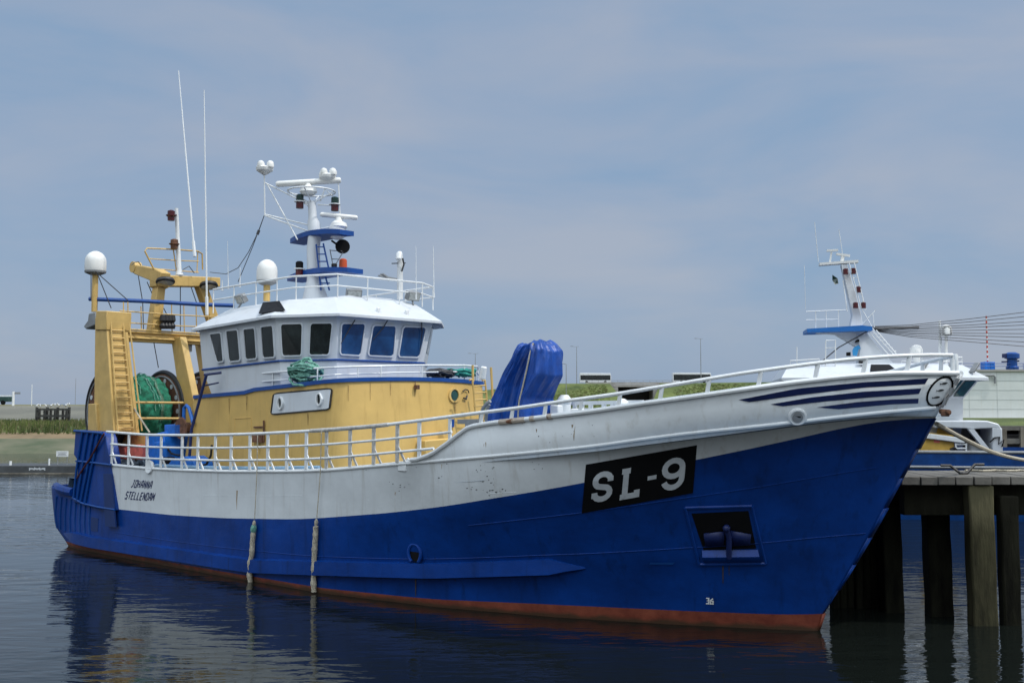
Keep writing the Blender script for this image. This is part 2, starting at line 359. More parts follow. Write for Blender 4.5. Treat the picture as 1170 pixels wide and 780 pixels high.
# highway embankment, with the gap of the viaduct
def emb(name, x0, x1, crest, ends=(0, 0)):
    mb = MB(); nx = 50
    xs = [x0 + (x1 - x0) * i / nx for i in range(nx + 1)]
    prof = [(286, 1.0), (300, 4.0), (312, 7.2), (322, 10.2), (327, 12.0)]
    rows = []
    for (y, z) in prof:
        u = (z - 1) / 11
        row = []
        for x in xs:
            xx = x
            c = crest(x)
            row.append((xx + (ends[0] * (1 - u) if x == x0 else 0) + (ends[1] * (1 - u) if x == x1 else 0), y + .6 * math.sin(x * .21 + y), 1 + (c - 1) * u))
        rows.append(row)
    for dy, dz in ((1.5, .15), (14, .15), (30, -9)):
        rows.append([(x, 327 + dy, crest(x) + dz) for x in xs])
    mb.grid(rows); return structure(mb.build(name, m_grass, fix=False))
def crest(x): return 12.2 + .45 * max(0, (x - 40)) / 40 if x > 15 else 12.2 - max(0, 12 - x) * .10
emb('embankment', -60, 30.5, crest, (0, 6)); emb('embankment', 46, 190, crest, (-9, 0))
rd = MB(); xs = list(range(-60, 191, 5))
rd.grid([[(x, y, (crest(x) + .16) if not 30 < x < 46 else 12.6) for x in xs] for y in (328.7, 340.5)])
structure(rd.build('road', m_asph, fix=False))
# ground under the embankment and right-hand harbour land
structure(MB().grid([[(x, y, .55) for x in (-70, 20, 60, 100, 220)] for y in (270, 300, 420)]).build('ground', m_dikegr, fix=False))
gl = MB()
gl.grid([[(x, y, z) for x in (30, 50, 80, 140, 220)] for (y, z) in ((74, 3.6), (79, 3.75), (89, 4.1))], 0)
gl.grid([[(x, y, z) for x in (30, 50, 80, 140, 220)] for (y, z) in ((89, 4.1), (115, 4.1), (140, -.5))], 1)
structure(gl.build('quay_ground', [m_grass, m_conc], fix=False))
# viaduct
vi = empty('viaduct', (38, 334, 0))
VO = Vector((38, 334, 0))
mb = MB(); mb.box(Vector((38, 334.5, 11.75)) - VO, (24, 14, .95)); mb.build('bridge_deck', m_conc, vi, bevel=.05)
mb = MB(); mb.box(Vector((38, 327.9, 12.55)) - VO, (30, .25, .5)); mb.build('parapet', m_conc, vi)
mb = MB(); mb.prism([Vector(p) - VO for p in ((27, 327.2, 11.2), (33, 327.2, 11.2), (33, 327.2, 6), (30, 327.2, 6))], (0, 14, 0)); mb.build('abutment', m_conc, vi)
mb = MB(); mb.prism([Vector(p) - VO for p in ((44, 327.2, 11.2), (51, 327.2, 11.2), (45, 327.2, 6), (44, 327.2, 6))], (0, 14, 0)); mb.build('abutment', m_conc, vi)
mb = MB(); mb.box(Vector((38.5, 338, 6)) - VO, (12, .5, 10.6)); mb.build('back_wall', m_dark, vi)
mb = MB()
mb.tube([Vector((23, 328, 13.35)) - VO, Vector((54, 328, 13.35)) - VO], .06, 5)
for i in range(16): mb.tube([Vector((23 + i * 2, 328, 12.4)) - VO, Vector((23 + i * 2, 328, 13.35)) - VO], .04, 4)
mb.build('guard_rail', m_grey, vi)
tag(vi, 'concrete motorway viaduct with a dark underpass in the green embankment', 'bridge')
# coaches
def coach(name, px0, px1, yb, label, Y=333, dark=False):
    a = w_y(px0, yb, Y); bq = w_y(px1, yb, Y); L = (bq.x - a.x)
    z0 = crest(a.x) + .17
    r_ = empty(name, (a.x + L / 2, Y, z0)); h = L / 2
    body = MB(); body.prism([(-h, -1.25, .35), (h, -1.25, .35), (h, -1.25, 2.2), (h - .25, -1.25, 3.3), (-h + .1, -1.25, 3.4), (-h, -1.25, 3.2)], (0, 2.5, 0))
    body.build('body', m_trim if not dark else m_trim, r_, bevel=.08)
    g = MB(); g.box((0.0, -1.26, 1.95 if not dark else 1.85), (L * .95, .04, 1.5 if not dark else 1.9)); g.box((h - .1, 0, 1.9), (.24, 2.2, 1.3))
    g.build('side_window', m_glass, r_)
    for x in (-h * .55, h * .62):
        wl = MB(); wl.lathe((x, -1.3, .48), [(.2, 0), (.48, .02), (.48, .28), (.2, .3)], 14, axis=(0, 1, 0)); wl.build('wheel', m_black, r_)
    tag(r_, label, 'coach', 'coaches on the motorway')
coach('coach', 662, 698, 437, 'white coach with a dark window band, left of the viaduct underpass')
coach('coach', 768, 812, 435, 'darker coach with tall black windows beside the tallest lamp post, right of the viaduct', dark=True)
# lamp posts
def lamp(x, ytop, ybase, Y, label, arm=1.2, base_z=None):
    p = w_y(x, ybase, Y); tp = w_y(x, ytop, Y)
    r_ = empty('street_lamp', p); h = tp.z - p.z
    MB().tube([(0, 0, -.5), (0, 0, h * .5), (0, 0, h)], [.13, .11, .07], 8).build('pole', m_grey, r_)
    MB().tube([(-arm, 0, h + .12), (0, 0, h), (arm * .6, 0, h + .1)], .05, 5).build('arm', m_grey, r_)
    k = MB(); k.box((-arm - .3, 0, h + .14), (.9, .3, .14)); k.build('lamp_head', m_grey, r_, bevel=.03)
    tag(r_, label, 'street lamp', 'lamp posts along the motorway')
lamp(659, 396, 438, 330, 'lamp post beside the white coach on the motorway')
lamp(801, 387, 436, 330, 'tallest lamp post, rising behind the darker coach')
lamp(647, 416, 455, 300, 'short thin lamp post just right of the blue tarpaulin, below the road', arm=.5)
lamp(543, 404, 440, 330, 'faint lamp post seen over the yellow deckhouse left of the tarpaulin', arm=1.5)
# left background
def simple(name, mb, mats, label, cat, group=None, **k):
    o = mb.build(name, mats, **k); tag(o, label, cat, group); return o
dl = empty('mooring_dolphin', w_y(61, 484, 145)); D = dl.location.copy()
for i, x in enumerate((42, 45, 51, 54, 58, 63, 66, 72, 76, 79)):
    pt = w_y(x, 465 + (i * 7 % 3) * 1.4, 145 + (i % 3) * .8) - D
    MB().tube([(pt.x, pt.y, -.6), (pt.x + .03, pt.y, pt.z)], .19, 7).build('pile', m_oldpost, dl)
k = MB(); q0 = w_y(41, 475, 144.5) - D; q1 = w_y(80, 475, 144.5) - D; k.bar(q0, q1, .25, .3); k.bar(q0 + Vector((0, 0, .9)), q1 + Vector((0, 0, .9)), .25, .25)
q0 = w_y(50, 470, 144.6) - D; q1 = w_y(58, 484, 144.6) - D; k.bar(q0, q1, .2, .2); k.build('crosspiece', m_oldpost, dl)
tag(dl, 'row of old grey timber mooring piles standing behind the grass bank', 'mooring dolphin')
def gull(p, rz):
    mb = MB(); mb.lathe((0, 0, 0), [(.02, -.28), (.07, -.16), (.1, -.02), (.09, .1), (.04, .2)], 10, 0, axis=(1, 0, .25))
    mb.sphere((.2, 0, .16), .065, 0, 8); mb.box((.29, 0, .15), (.08, .03, .03), 2); mb.box((-.12, 0, .04), (.3, .19, .07), 1)
    mb.tube([(0, .03, -.24), (0, .03, -.05)], .012, 4, 2); mb.tube([(0, -.03, -.24), (0, -.03, -.05)], .012, 4, 2)
    o = mb.build('gull', [m_gullw, m_gullg, m_yelm]); o.location = p; o.rotation_euler = (0, 0, rz); return o
g0 = gull((0, 0, 0), 0)
for i, (x, y) in enumerate(((41.5, 463.5), (46, 463.8), (53, 463.6), (58, 463.2), (63, 463.0), (67.5, 462.6), (75, 462.7), (79.5, 462.2))):
    o = g0 if i == 0 else g0.copy()
    if i: scn.collection.objects.link(o)
    o.location = w_y(x, y, 145); o.rotation_euler = (0, 0, i * 2.1); o.scale = (1.2, 1.2, 1.2)
    tag(o, 'small white gull perched on the old timber mooring piles', 'gull', 'gulls on the mooring piles')
pn = empty('pontoon', w_y(30, 538, 80)); PO = pn.location.copy(); PO.z = 0; pn.location = PO
mb = MB(); x0 = w_y(-140, 538, 80).x - PO.x; x1 = w_y(88, 538, 80).x - PO.x
mb.box(((x0 + x1) / 2, 1.5, .22), (x1 - x0, 3.2, .75)); mb.build('float', m_grey_d if 'm_grey_d' in globals() else M('dark_pontoon', (.05, .055, .06), .7, var=.3, scale=1.5), pn, bevel=.04)
mb = MB(); mb.box(((x0 + x1) / 2, -.15, -.02), (x1 - x0, .12, .12)); mb.build('rubbing_rail', m_wood, pn)
mb = MB()
for i in range(13):
    xx = w_y(34.5 + i * 1.45, 532, 80).x - PO.x; mb.box((xx, -.108, .33 + (.03 if i % 3 else .0)), (.07, .012, .14 if i % 4 else .2))
mb.build('worn_lettering', m_lett, pn)
for x in (8.5, 53):
    q = w_y(x, 524 + (3 if x < 20 else 0), 80) - PO; mb = MB(); mb.tube([(q.x, .5, .5), (q.x, .5, q.z)], .07 if x > 20 else .1, 8); mb.build('bollard_post', m_trim, pn)
tag(pn, 'low dark floating pontoon with worn white lettering, left of the stern', 'pontoon')
sg = empty('sign', (w_y(71, 530, 79).x, 80.5, .6)); a = w_y(64.5, 515, 80.5) - sg.location; c = w_y(78, 521.5, 80.5) - sg.location
mb = MB(); mb.box(((a.x + c.x) / 2, 0, (a.z + c.z) / 2), (c.x - a.x, .05, a.z - c.z)); mb.build('panel', m_trim, sg)
mb = MB();
for i in range(3): mb.box(((a.x + c.x) / 2, -.03, c.z + (a.z - c.z) * (.25 + .25 * i)), ((c.x - a.x) * (.75 - .12 * (i % 2)), .008, .035))
mb.build('faded_print', m_grey, sg)
for x in (a.x + .1, c.x - .1): MB().tube([(x, .05, 0), (x, .05, a.z)], .03, 6).build('post', m_grey, sg)
tag(sg, 'small white notice board on two thin posts on the pontoon', 'sign')
def pole(x, yt, yb, Y, r_, mat_, label, name='pole'):
    p = w_y(x, yb, Y); q = w_y(x, yt, Y)
    o = MB().tube([(0, 0, -1), (0, 0, q.z - p.z)], [r_, r_ * .7], 8).build(name, mat_); o.location = p; tag(o, label, 'pole'); return o
pole(36, 439, 461, 190, .09, m_trim, 'white flagpole on the grass dike above the mooring piles')
pole(86, 432, 458, 190, .05, m_grey, 'thin grey pole on the dike crest close to the gantry')
hg = empty('road_sign_gantry', w_y(15, 462, 185)); H0 = hg.location.copy()
q = w_y(15, 447, 185) - H0; MB().tube([(0, 0, -1), (0, 0, q.z)], .22, 8).build('post', m_trim, hg)
ql = w_y(-60, 452, 185) - H0; mb = MB(); mb.bar((ql.x, 0, w_y(0, 452, 185).z - H0.z), (0, 0, w_y(0, 452, 185).z - H0.z), .15, .2); mb.build('beam', m_trim, hg)
mb = MB(); z = w_y(0, 449, 185).z - H0.z; mb.box((.65, 0, z), (1.1, .1, .35)); mb.build('camera_box', m_grey, hg)
tag(hg, 'white roadside mast with a cross beam at the far left edge', 'sign gantry')
trk = empty('lorry', w_y(3, 462, 188)); T0 = trk.location.copy()
mb = MB(); mb.box((-2.5, 0, .95), (8, 2.4, .9)); mb.build('body', M('dark_green_paint', (.015, .05, .045), .5), trk, bevel=.06)
for x in (-4, 0.6): MB().lathe((x, -1.25, .35), [(.15, 0), (.4, .02), (.4, .3)], 12, axis=(0, 1, 0)).build('wheel', m_black, trk)
tag(trk, 'dark green lorry on the dike road beside the white roadside mast', 'lorry')
# reeds and grass edge
gb = MB()
for i in range(9000):
    x = random.uniform(-85, -38); y = random.uniform(124, 149); h = random.uniform(.25, .75) * (1.25 if y < 135 else .8)
    z = interp(y, [124, 129, 150], [1.85, 2.5, 3.05]); a = random.uniform(0, 3.14); wd = random.uniform(.05, .16)
    dx, dy = math.cos(a) * wd, math.sin(a) * wd; lx = random.uniform(-.15, .15)
    gb.add([(x - dx, y - dy, z), (x + dx, y + dy, z), (x + lx, y, z + h)], [(0, 1, 2)], 0 if random.random() < .7 else 1)
o = gb.build('reeds', [m_grass, m_dikegr], smooth=False, fix=False); o['kind'] = 'stuff'; tag(o, 'long grass growing along the bank behind the sandy edge', 'grass', kind='stuff')
gb = MB()
for i in range(9000):
    x = random.uniform(10, 105)
    if 29 < x < 49: continue
    u = random.random(); y = 290 + 36 * u; z = interp(y, [286, 300, 312, 322, 327], [1, 4, 7.2, 10.2, 12.0]); z = 1 + (crest(x) - 1) * (z - 1) / 11
    h = random.uniform(.1, .28); wd = random.uniform(.2, .7); a = random.uniform(0, 3.14)
    gb.add([(x - wd, y, z - .1), (x + wd, y, z - .1), (x + random.uniform(-.3, .3), y, z + h)], [(0, 1, 2)], 0 if random.random() < .75 else 1)
o = gb.build('grass', [m_grass, m_dikegr], smooth=False, fix=False); tag(o, 'rough grass covering the motorway embankment', 'grass', kind='stuff')
# right: pale hall, railing, mast
hl = empty('hall', (w_y(1130, 479, 90).x, 90, 4.05)); HO = hl.location.copy()
X0 = w_y(1060, 479, 90).x - HO.x; X1 = X0 + 48; zt = w_y(1130, 424, 90).z - HO.z
mb = MB(); mb.box(((X0 + X1) / 2, 6, zt / 2), (X1 - X0, 12, zt)); mb.build('wall', m_hall, hl)
mb = MB(); mb.box(((X0 + X1) / 2, 6, zt + .07), (X1 - X0 + .3, 12.3, .16)); mb.build('roof_edge', m_conc, hl)
mb = MB()
for i in range(1, 5): mb.box(((X0 + X1) / 2, -.008, zt * i / 5), (X1 - X0, .02, .025))
for i in range(20): mb.box((X0 + 1.2 + i * 2.4, -.007, zt / 2), (.03, .018, zt * .98))
mb.build('panel_joint', m_joint, hl)
mb = MB(); zr = w_y(1130, 415, 90).z - HO.z
for zz in (zr, (zr + zt) / 2 + .1): mb.tube([(X0, .2, zz), (X1, .2, zz)], .03, 6)
for i in range(34): mb.tube([(X0 + i * 1.4, .2, zt + .1), (X0 + i * 1.4, .2, zr)], .022, 5)
mb.build('railing', m_bluet, hl)
mb = MB(); pp = [w_y(x, y, 89.8) - HO for x, y in ((1118, 429), (1135, 428.5), (1137, 431), (1137, 438))]; mb.tube(pp, .09, 8); mb.build('drain_pipe', m_grey, hl)
tag(hl, 'long pale clad harbour hall with a railed flat roof, right edge', 'building')
stp = empty('striped_mast', (w_y(1128.5, 418, 92).x, 92, HO.z + zt + .15)); S0 = stp.location.copy()
hT = w_y(1128, 361, 92).z - S0.z; n = 22
mb = MB()
for i in range(n): mb.tube([(0, 0, hT * i / n), (0, 0, hT * (i + 1) / n)], .07, 7, i % 2)
mb.build('pole', [m_trim, m_tile], stp)
mb = MB(); mb.box((0, 0, .38), (.9, .9, .7)); mb.build('base_box', m_mach, stp, bevel=.03)
tag(stp, 'red and white striped mast with a blue base box on the hall roof', 'mast')
bc = empty('crane', (w_y(1173, 424, 88).x, 90.5, HO.z + zt + .15)); B0 = bc.location.copy()
mb = MB(); h = w_y(1168, 402, 90).z - B0.z; mb.lathe((0, 0, 0), [(.5, 0), (.55, .2), (.42, .3), (.42, h * .6), (.62, h * .65), (.62, h * .9), (.3, h)], 14); mb.build('column', m_bluet, bc)
mb = MB(); mb.bar((-.9, 0, h * .45), (.6, 0, h * .5), .12, .12); mb.box((-.5, 0, h * .8), (.5, .5, .35)); mb.build('bracket', m_navy, bc)
tag(bc, 'dark blue crane column on the hall roof at the right edge', 'crane')
# timber quay wall below the hall
qw = empty('quay_wall', (w_y(1150, 487, 72).x, 72.6, 0)); Q0 = qw.location.copy()
xa = w_y(1085, 487, 72).x - Q0.x
mb = MB(); mb.box((xa + 25, .8, 1.3), (50, .4, 3.6)); mb.build('sheet', m_dark, qw)
mb = MB(); mb.box((xa + 25, -.1, w_y(1150, 486.5, 72).z - .15), (50, .5, .3)); mb.box((xa + 25, -.05, w_y(1150, 504, 72).z), (50, .5, .35)); mb.build('waling', m_plank, qw)
for i in range(26):
    wd = random.uniform(.25, .55); mb = MB(); mb.box((xa + .6 + i * 1.1 + random.uniform(-.2, .2), -.25, 1.6), (wd, .3, 4.0 + random.uniform(-.2, .1)))
    mb.build('pile', random.choice([m_plank, m_wood, m_wood, m_redb if 'm_redb' in globals() else m_rust]), qw)
tag(qw, 'timber quay wall of upright piles below the pale hall', 'quay wall')
# dike beyond the right side seen between the boats is the embankment; jetty in front
jt = empty('jetty', (12, 26.5, 0)); J0 = jt.location.copy()
def jl(p): return Vector(p) - J0
mb = MB(); JX0 = 8.98; JX1 = 26; x = JX0; ztop = 3.4
while x < JX1:
    wd = .42 + random.uniform(-.03, .03); sk = .0
    mb.box(jl((x + wd / 2 - .01, 25.55 + random.uniform(-.03, .03), ztop - .09 + random.uniform(-.012, .012))), (wd - .025, 2.4, .19)); x += wd
mb.build('deck_plank', m_plank, jt, bevel=.015)
mb = MB(); mb.box(jl((17.6, 24.95, 2.84)), (JX1 - JX0 - .2, .3, .72)); mb.box(jl((17.6, 26.35, 2.84)), (JX1 - JX0 - .2, .3, .72))
for i in range(6): mb.box(jl((9.6 + i * 3.1, 25.65, 2.98)), (.35, 1.05, .4))
mb.build('beam', m_pile, jt)
def pile(x0, x1, Y, ztop_, dx=0.0, dpt=.5, zr=0, mat_=None):
    c = (x0 + x1) / 2; wd = (x1 - x0); mb = MB()
    n = 7; rings = []
    for i in range(n + 1):
        z = -1.2 + (ztop_ + 1.2) * i / n; k = 1 + .03 * math.sin(i * 2.2 + c)
        rings.append([jl((c + dx * (z / 3) + sx_ * wd / 2 * k, Y + dpt / 2 + sy_ * dpt / 2 * k, z)) for sx_, sy_ in ((-1, -1), (1, -1), (1, 1), (-1, 1))])
    mb.loft(rings); return mb.build('pile', mat_ or m_pile, jt, bevel=.04)
pile(10.58, 11.16, 24.41, 3.2, -.03, dpt=.38, mat_=m_main)
pile(11.3, 11.72, 24.46, 2.95, dpt=.3)
pile(10.04, 10.60, 25.5, 2.6, -.05, dpt=.45)
pile(9.12, 9.58, 25.95, 2.6, -.05, dpt=.4)
for i in range(7): pile(8.0 + i * .2, 8.18 + i * .2, 26.55 + (i % 3) * .05, 2.75 - .1 * (i % 2), dpt=.3)
for i in range(4): pile(12.6 + i * 2.3, 13.1 + i * 2.3, 24.6 + (i % 2) * 1.2, 2.6)
mb = MB(); q = w_z(1095, 541, 3.41); q = jl(q)
mb.tube([q + Vector((-.42, 0, .2)), q + Vector((-.2, -.02, .2)), q + Vector((0, -.1, .02)), q + Vector((.16, -.1, .02)), q + Vector((.4, 0, .22)), q + Vector((.62, 0, .22))], .035, 6)
mb.build('mooring_cleat', m_dark, jt)
mb = MB(); mb.tube([jl((11.2 + .2 * i, 26.1 + .12 * math.sin(i * 2.0), 3.44)) for i in range(9)], .03, 5); mb.build('rope_end', m_rope, jt)
tag(jt, 'weathered timber jetty on dark square piles beside the bow', 'jetty')
# ================================================================== the trawler (local axes: fore, port, up; origin at the stem on the waterline)
ship = empty('fishing_trawler', OO, -TH)
tag(ship, 'blue and white stern trawler with ochre deckhouse and SL-9 on its bow', 'fishing boat')
# half breadths along the length
T_W = [(-30, 4.25), (-27.3, 4.3), (-25.5, 4.5), (-17, 4.5), (-12.2, 4.36), (-8.4, 3.68), (-5.3, 2.68), (-2.9, 1.62), (-1.4, .84), (-.5, .33), (0, .03)]
T_B = [(-30, 4.5), (-10, 4.5), (-6.5, 4.28), (-4, 3.78), (-2, 3.08), (0, 2.13), (1, 1.48), (2, .68), (2.45, .25), (2.69, .03)]
T_N = [(-30, 4.55), (-10, 4.55), (-6.5, 4.42), (-4, 4.02), (-2, 3.42), (0, 2.55), (1, 1.95), (2, 1.08), (2.5, .5), (2.83, .03)]
T_T = [(-30, 4.55), (-10, 4.56), (-6.5, 4.5), (-4, 4.24), (-2, 3.82), (0, 3.0), (1.5, 2.0), (2.4, 1.15), (2.95, .5), (3.25, .04)]
def T(tab, s): return interp(s, [p[0] for p in tab], [p[1] for p in tab])
def on_hull(x, y, tab):                       # where the sight line first meets the vertical surface t = tab(s)
    d = raydir_l(x, y); prev = None; k = 10.0
    while k < 70:
        p = CAML + d * k; f = -p.y - T(tab, p.x)
        if p.x > tab[-1][0]: f = -p.y
        if prev is not None and prev > 0 >= f:
            a, c = k - .05, k
            for _ in range(25):
                m_ = (a + c) / 2; p = CAML + d * m_; f2 = -p.y - (T(tab, p.x) if p.x <= tab[-1][0] else 0)
                if f2 > 0: a = m_
                else: c = m_
            return CAML + d * c
        prev = f; k += .05
    return None
pxR = [(70, 620), (86, 624), (142.6, 635), (219, 648), (296, 661), (366, 671), (479, 682.5), (640, 690), (780, 696.5), (889, 700.8), (940, 702)]
pxB = [(132, 581), (194, 588), (258, 591.8), (340, 593), (366, 591.5), (445, 585.6), (510, 578), (619.5, 560), (667, 551.5), (796, 525), (860, 512), (900, 503.6), (939.5, 494), (979, 485), (1019, 478.5), (1045.5, 476), (1066, 476.5)]
pxN = [(128, 531), (168, 535), (210, 537), (260, 538.5), (340, 538.2), (380, 536.7), (420, 533), (480, 528), (544, 522.6), (600, 517.4), (680, 509.7), (728, 502), (800, 493), (860, 487.5), (900, 483.2), (966, 475), (1019, 469.5), (1072, 467.4)]
pxT = [(540, 488), (564.6, 484), (600, 480.5), (640, 475.5), (677, 471), (759, 459), (813, 451.5), (860, 445), (900, 439.2), (966, 431.7), (1019, 427.7), (1072, 425), (1094, 426.3)]
def table(pxs, tab):
    out_ = []
    for x, y in pxs:
        p = on_hull(x, y, tab)
        if p is not None: out_.append((p.x, p.z))
    return out_
tR = table(pxR, T_W); tB = table(pxB, T_B); tN = table(pxN, T_N); tT = table(pxT, T_T)
tR = [(-30, .28)] + [p for p in tR if p[0] > -27] ; tR = [(s, max(.14, min(.45, z))) for s, z in tR] + [(.15, .40)]
tB = [(-30, 1.5), (-24.2, 1.5)] + [p for p in tB if p[0] < 2.5] + [(2.69, 4.77)]
tN = [(-30, 3.02), (-24.5, 3.02)] + [p for p in tN if p[0] < 2.6] + [(2.83, 5.0)]
tT = [p for p in tT if p[0] < 2.85] + [(3.25, 5.67)]
SR, SB, SN, ST = (smooth_tab(t_, k) for t_, k in ((tR, 3), (tB, 3), (tN, 3), (tT, 3)))
S_BW = on_hull(478.7, 527.7, T_N).x           # where the bow bulwark starts to rise
S_BT = on_hull(540, 488, T_T).x               # where it reaches its full height
def zN(s): return interp(s, *SN)
def zT(s):
    if s < S_BW: return zN(s) + .05
    if s < S_BT:
        u = (s - S_BW) / (S_BT - S_BW); c = [(0, 0), (.28, .13), (.55, .43), (.78, .75), (.9, .92), (1, 1)]
        return (zN(s) + .05) * (1 - interp(u, *zip(*c))) + interp(S_BT, *ST) * interp(u, *zip(*c))
    return interp(s, *ST)
S_AFT = -24.0
def stern_cut(s, T0):                           # rounded quarters
    if s < -27.4:
        u = min(1, (-27.4 - s) / 1.05); return T0 - 1.1 * (1 - math.sqrt(max(0, 1 - u * u)))
    return T0
# level curves: (stern end, stem end, z(s), T(s), material)
def lv(a, c, zf, tf): return (a, c, zf, tf)
def zstern(s): return interp(s, [-30, -26.7, -26.3], [2.14, 2.08, 2.1])
def tmix(s, f, z):
    e_ = f ** (1.35 if s > -9 else .8)
    return T(T_W, s) * (1 - e_) + T(T_B, s) * e_
levels = []
levels.append((-25.8, -.45, lambda s: -1.1, lambda s: max(.03, T(T_W, s) - .55 * (1 if s < -2 else .5 + .5 * (s + .45) / -1.55)), 1))
levels.append((-27.35, 0.0, lambda s: 0.0, lambda s: T(T_W, s), 0))
levels.append((-27.75, .13, lambda s: interp(s, *SR), lambda s: max(.03, T(T_W, s - .13) * .985 + T(T_B, s) * .015), 1))
NM = 7
def mk(f):
    se = .13 + (2.69 - .13) * f
    sa = -27.75 - .65 * min(1, f * 3.2)
    def zf(s): return interp(s, *SR) * (1 - f) + interp(s, *SB) * f
    def tf(s):
        sw = s - se * (0 if s < -8 else max(0, (s + 8) / 8)) ; sb = s + (2.69 - se) * (0 if s < -8 else max(0, (s + 8) / 8))
        e_ = f ** (.8 + .55 * min(1, max(0, (s + 14) / 8)))
        return T(T_W, min(0, sw)) * (1 - e_) + T(T_B, min(2.69, sb)) * e_
    return (sa, se, zf, tf, 0)
for i in range(1, NM + 1): levels.append(mk(i / NM))
levels.append((-28.4, 2.83, zN, lambda s: T(T_N, s), 0))
levels.append((-28.4, 3.25, zT, lambda s: T(T_T, s), 0))
HL = len(levels)
NC = 150
def col_s(j, a, c):                             # the same fractions on every level; a column stands exactly at S_AFT
    ca = 16
    if j <= ca: u = j / ca; u = u ** 1.5; return a + (S_AFT - a) * u
    u = (j - ca) / (NC - ca); u = 1 - (1 - u) ** 1.25; return S_AFT + (c - S_AFT) * u
hv = []; rows = []
for li, (a, c, zf, tf, _) in enumerate(levels):
    row = []
    for j in range(NC + 1):
        s = col_s(j, a, c); tt = stern_cut(s - (a + 28.4) * (1 if s < -26 else 0), tf(s)); z = zf(s)
        if li == HL - 2 and s < S_AFT - .01: z = 2.02
        if li == HL - 1 and s < S_AFT - .01: z = 2.1
        if 2 < li < HL - 2 and s < S_AFT - .01: z = interp(s, *SR) + (1.95 - interp(s, *SR)) * (li - 2) / (HL - 4) ** 1.0 * .9
        row.append(P(s, tt, z))
    rows.append(row)
hb = MB()
for sgn in (1, -1):
    R_ = [[Vector((p.x, p.y * sgn, p.z)) for p in row] for row in rows]
    base = len(hb.v); hb.v += [tuple(p) for row in R_ for p in row]; n = NC + 1
    for i in range(HL - 1):
        for j in range(NC):
            mi = 2 if i < 2 else (1 if (i >= HL - 3 and j >= 16) else 0)
            hb.f.append((base + i * n + j, base + i * n + j + 1, base + (i + 1) * n + j + 1, base + (i + 1) * n + j)); hb.mi.append(mi)
for i in range(HL - 1):                         # transom and stem
    for j, k in ((0, 0), (NC, NC)):
        a, bq = rows[i][j], rows[i + 1][j]
        hb.add([a, bq, (bq.x, -bq.y, bq.z), (a.x, -a.y, a.z)], [(0, 1, 2, 3)], 2 if i < 2 else (1 if i >= HL - 3 and j == NC else 0))
hull = hb.build('hull', [m_blue, m_white, m_red], ship, ang=50)
hull.modifiers.new('shell', 'SOLIDIFY').thickness = .03
hull.modifiers['shell'].offset = -1
hbm = bmesh.new(); hbm.from_mesh(hull.data); bmesh.ops.triangulate(hbm, faces=hbm.faces); HT = BVHTree.FromBMesh(hbm)
def hit(x, y, off=.008):
    d = raydir_l(x, y).normalized(); loc, nrm, i, di = HT.ray_cast(CAML, d)
    if loc is None: return None
    if nrm.dot(d) > 0: nrm = -nrm
    return loc + nrm * off
def hit_safe(x, y, off=.008):
    for dx in (0, -1, -2, -3, -5, -8):
        p = hit(x + dx, y, off)
        if p is not None: return p
    return at_t(x, y, 0)
# painted and welded things on the hull
def decal(name, quads, m, parent=hull, off=.008, nx=10, ny=3):
    """quads: lists of four picture corners (TL,TR,BR,BL) laid on the plating"""
    mb = MB()
    for q in quads:
        rws = []
        for j in range(ny + 1):
            v = j / ny; row = []
            for i in range(nx + 1):
                u = i / nx
                x = (q[0][0] * (1 - u) + q[1][0] * u) * (1 - v) + (q[3][0] * (1 - u) + q[2][0] * u) * v
                y = (q[0][1] * (1 - u) + q[1][1] * u) * (1 - v) + (q[3][1] * (1 - u) + q[2][1] * u) * v
                row.append(hit_safe(x, y, off))
            rws.append(row)
        mb.grid(rws)
    return mb.build(name, m, parent, fix=False)
def stroke(pts, wd, closed=False, cuts=4):
    """flat band along a 2-D polyline -> list of quads (mitred)"""
    P2 = []
    k = len(pts)
    for i in range(k if closed else k - 1):
        a, c = pts[i], pts[(i + 1) % k]
        for j in range(cuts): P2.append((a[0] + (c[0] - a[0]) * j / cuts, a[1] + (c[1] - a[1]) * j / cuts))
    if not closed: P2.append(pts[-1])
    n = len(P2); L_, R2 = [], []
    for i in range(n):
        a = P2[(i - 1) % n] if (closed or i) else P2[i]; c = P2[(i + 1) % n] if (closed or i < n - 1) else P2[i]
        d1 = (P2[i][0] - a[0], P2[i][1] - a[1]); d2 = (c[0] - P2[i][0], c[1] - P2[i][1])
        def nrm(d):
            l = math.hypot(*d); return (d[0] / l, d[1] / l) if l > 1e-9 else None
        d1, d2 = nrm(d1), nrm(d2); d1 = d1 or d2; d2 = d2 or d1
        m_ = (-(d1[1] + d2[1]), d1[0] + d2[0]); l = math.hypot(*m_)
        if l < 1e-6: m_ = (-d1[1], d1[0]); l = 1
        m_ = (m_[0] / l, m_[1] / l); co = max(.45, m_[0] * -d1[1] + m_[1] * d1[0]); h = wd / 2 / co
        L_.append((P2[i][0] + m_[0] * h, P2[i][1] + m_[1] * h)); R2.append((P2[i][0] - m_[0] * h, P2[i][1] - m_[1] * h))
    return [(L_[i], L_[(i + 1) % n], R2[(i + 1) % n], R2[i]) for i in range(n if closed else n - 1)]
def glyph_quads(strokes, wd, closed=()):
    q = []
    for i, s_ in enumerate(strokes): q += stroke(s_, wd, i in closed)
    return q
def lay(name, quads2, mapf, m, parent=hull, off=.012):
    mb = MB()
    for q in quads2:
        mb.add([hit_safe(*mapf(*p), off) for p in q], [(0, 1, 2, 3)])
    return mb.build(name, m, parent, fix=False, smooth=False)
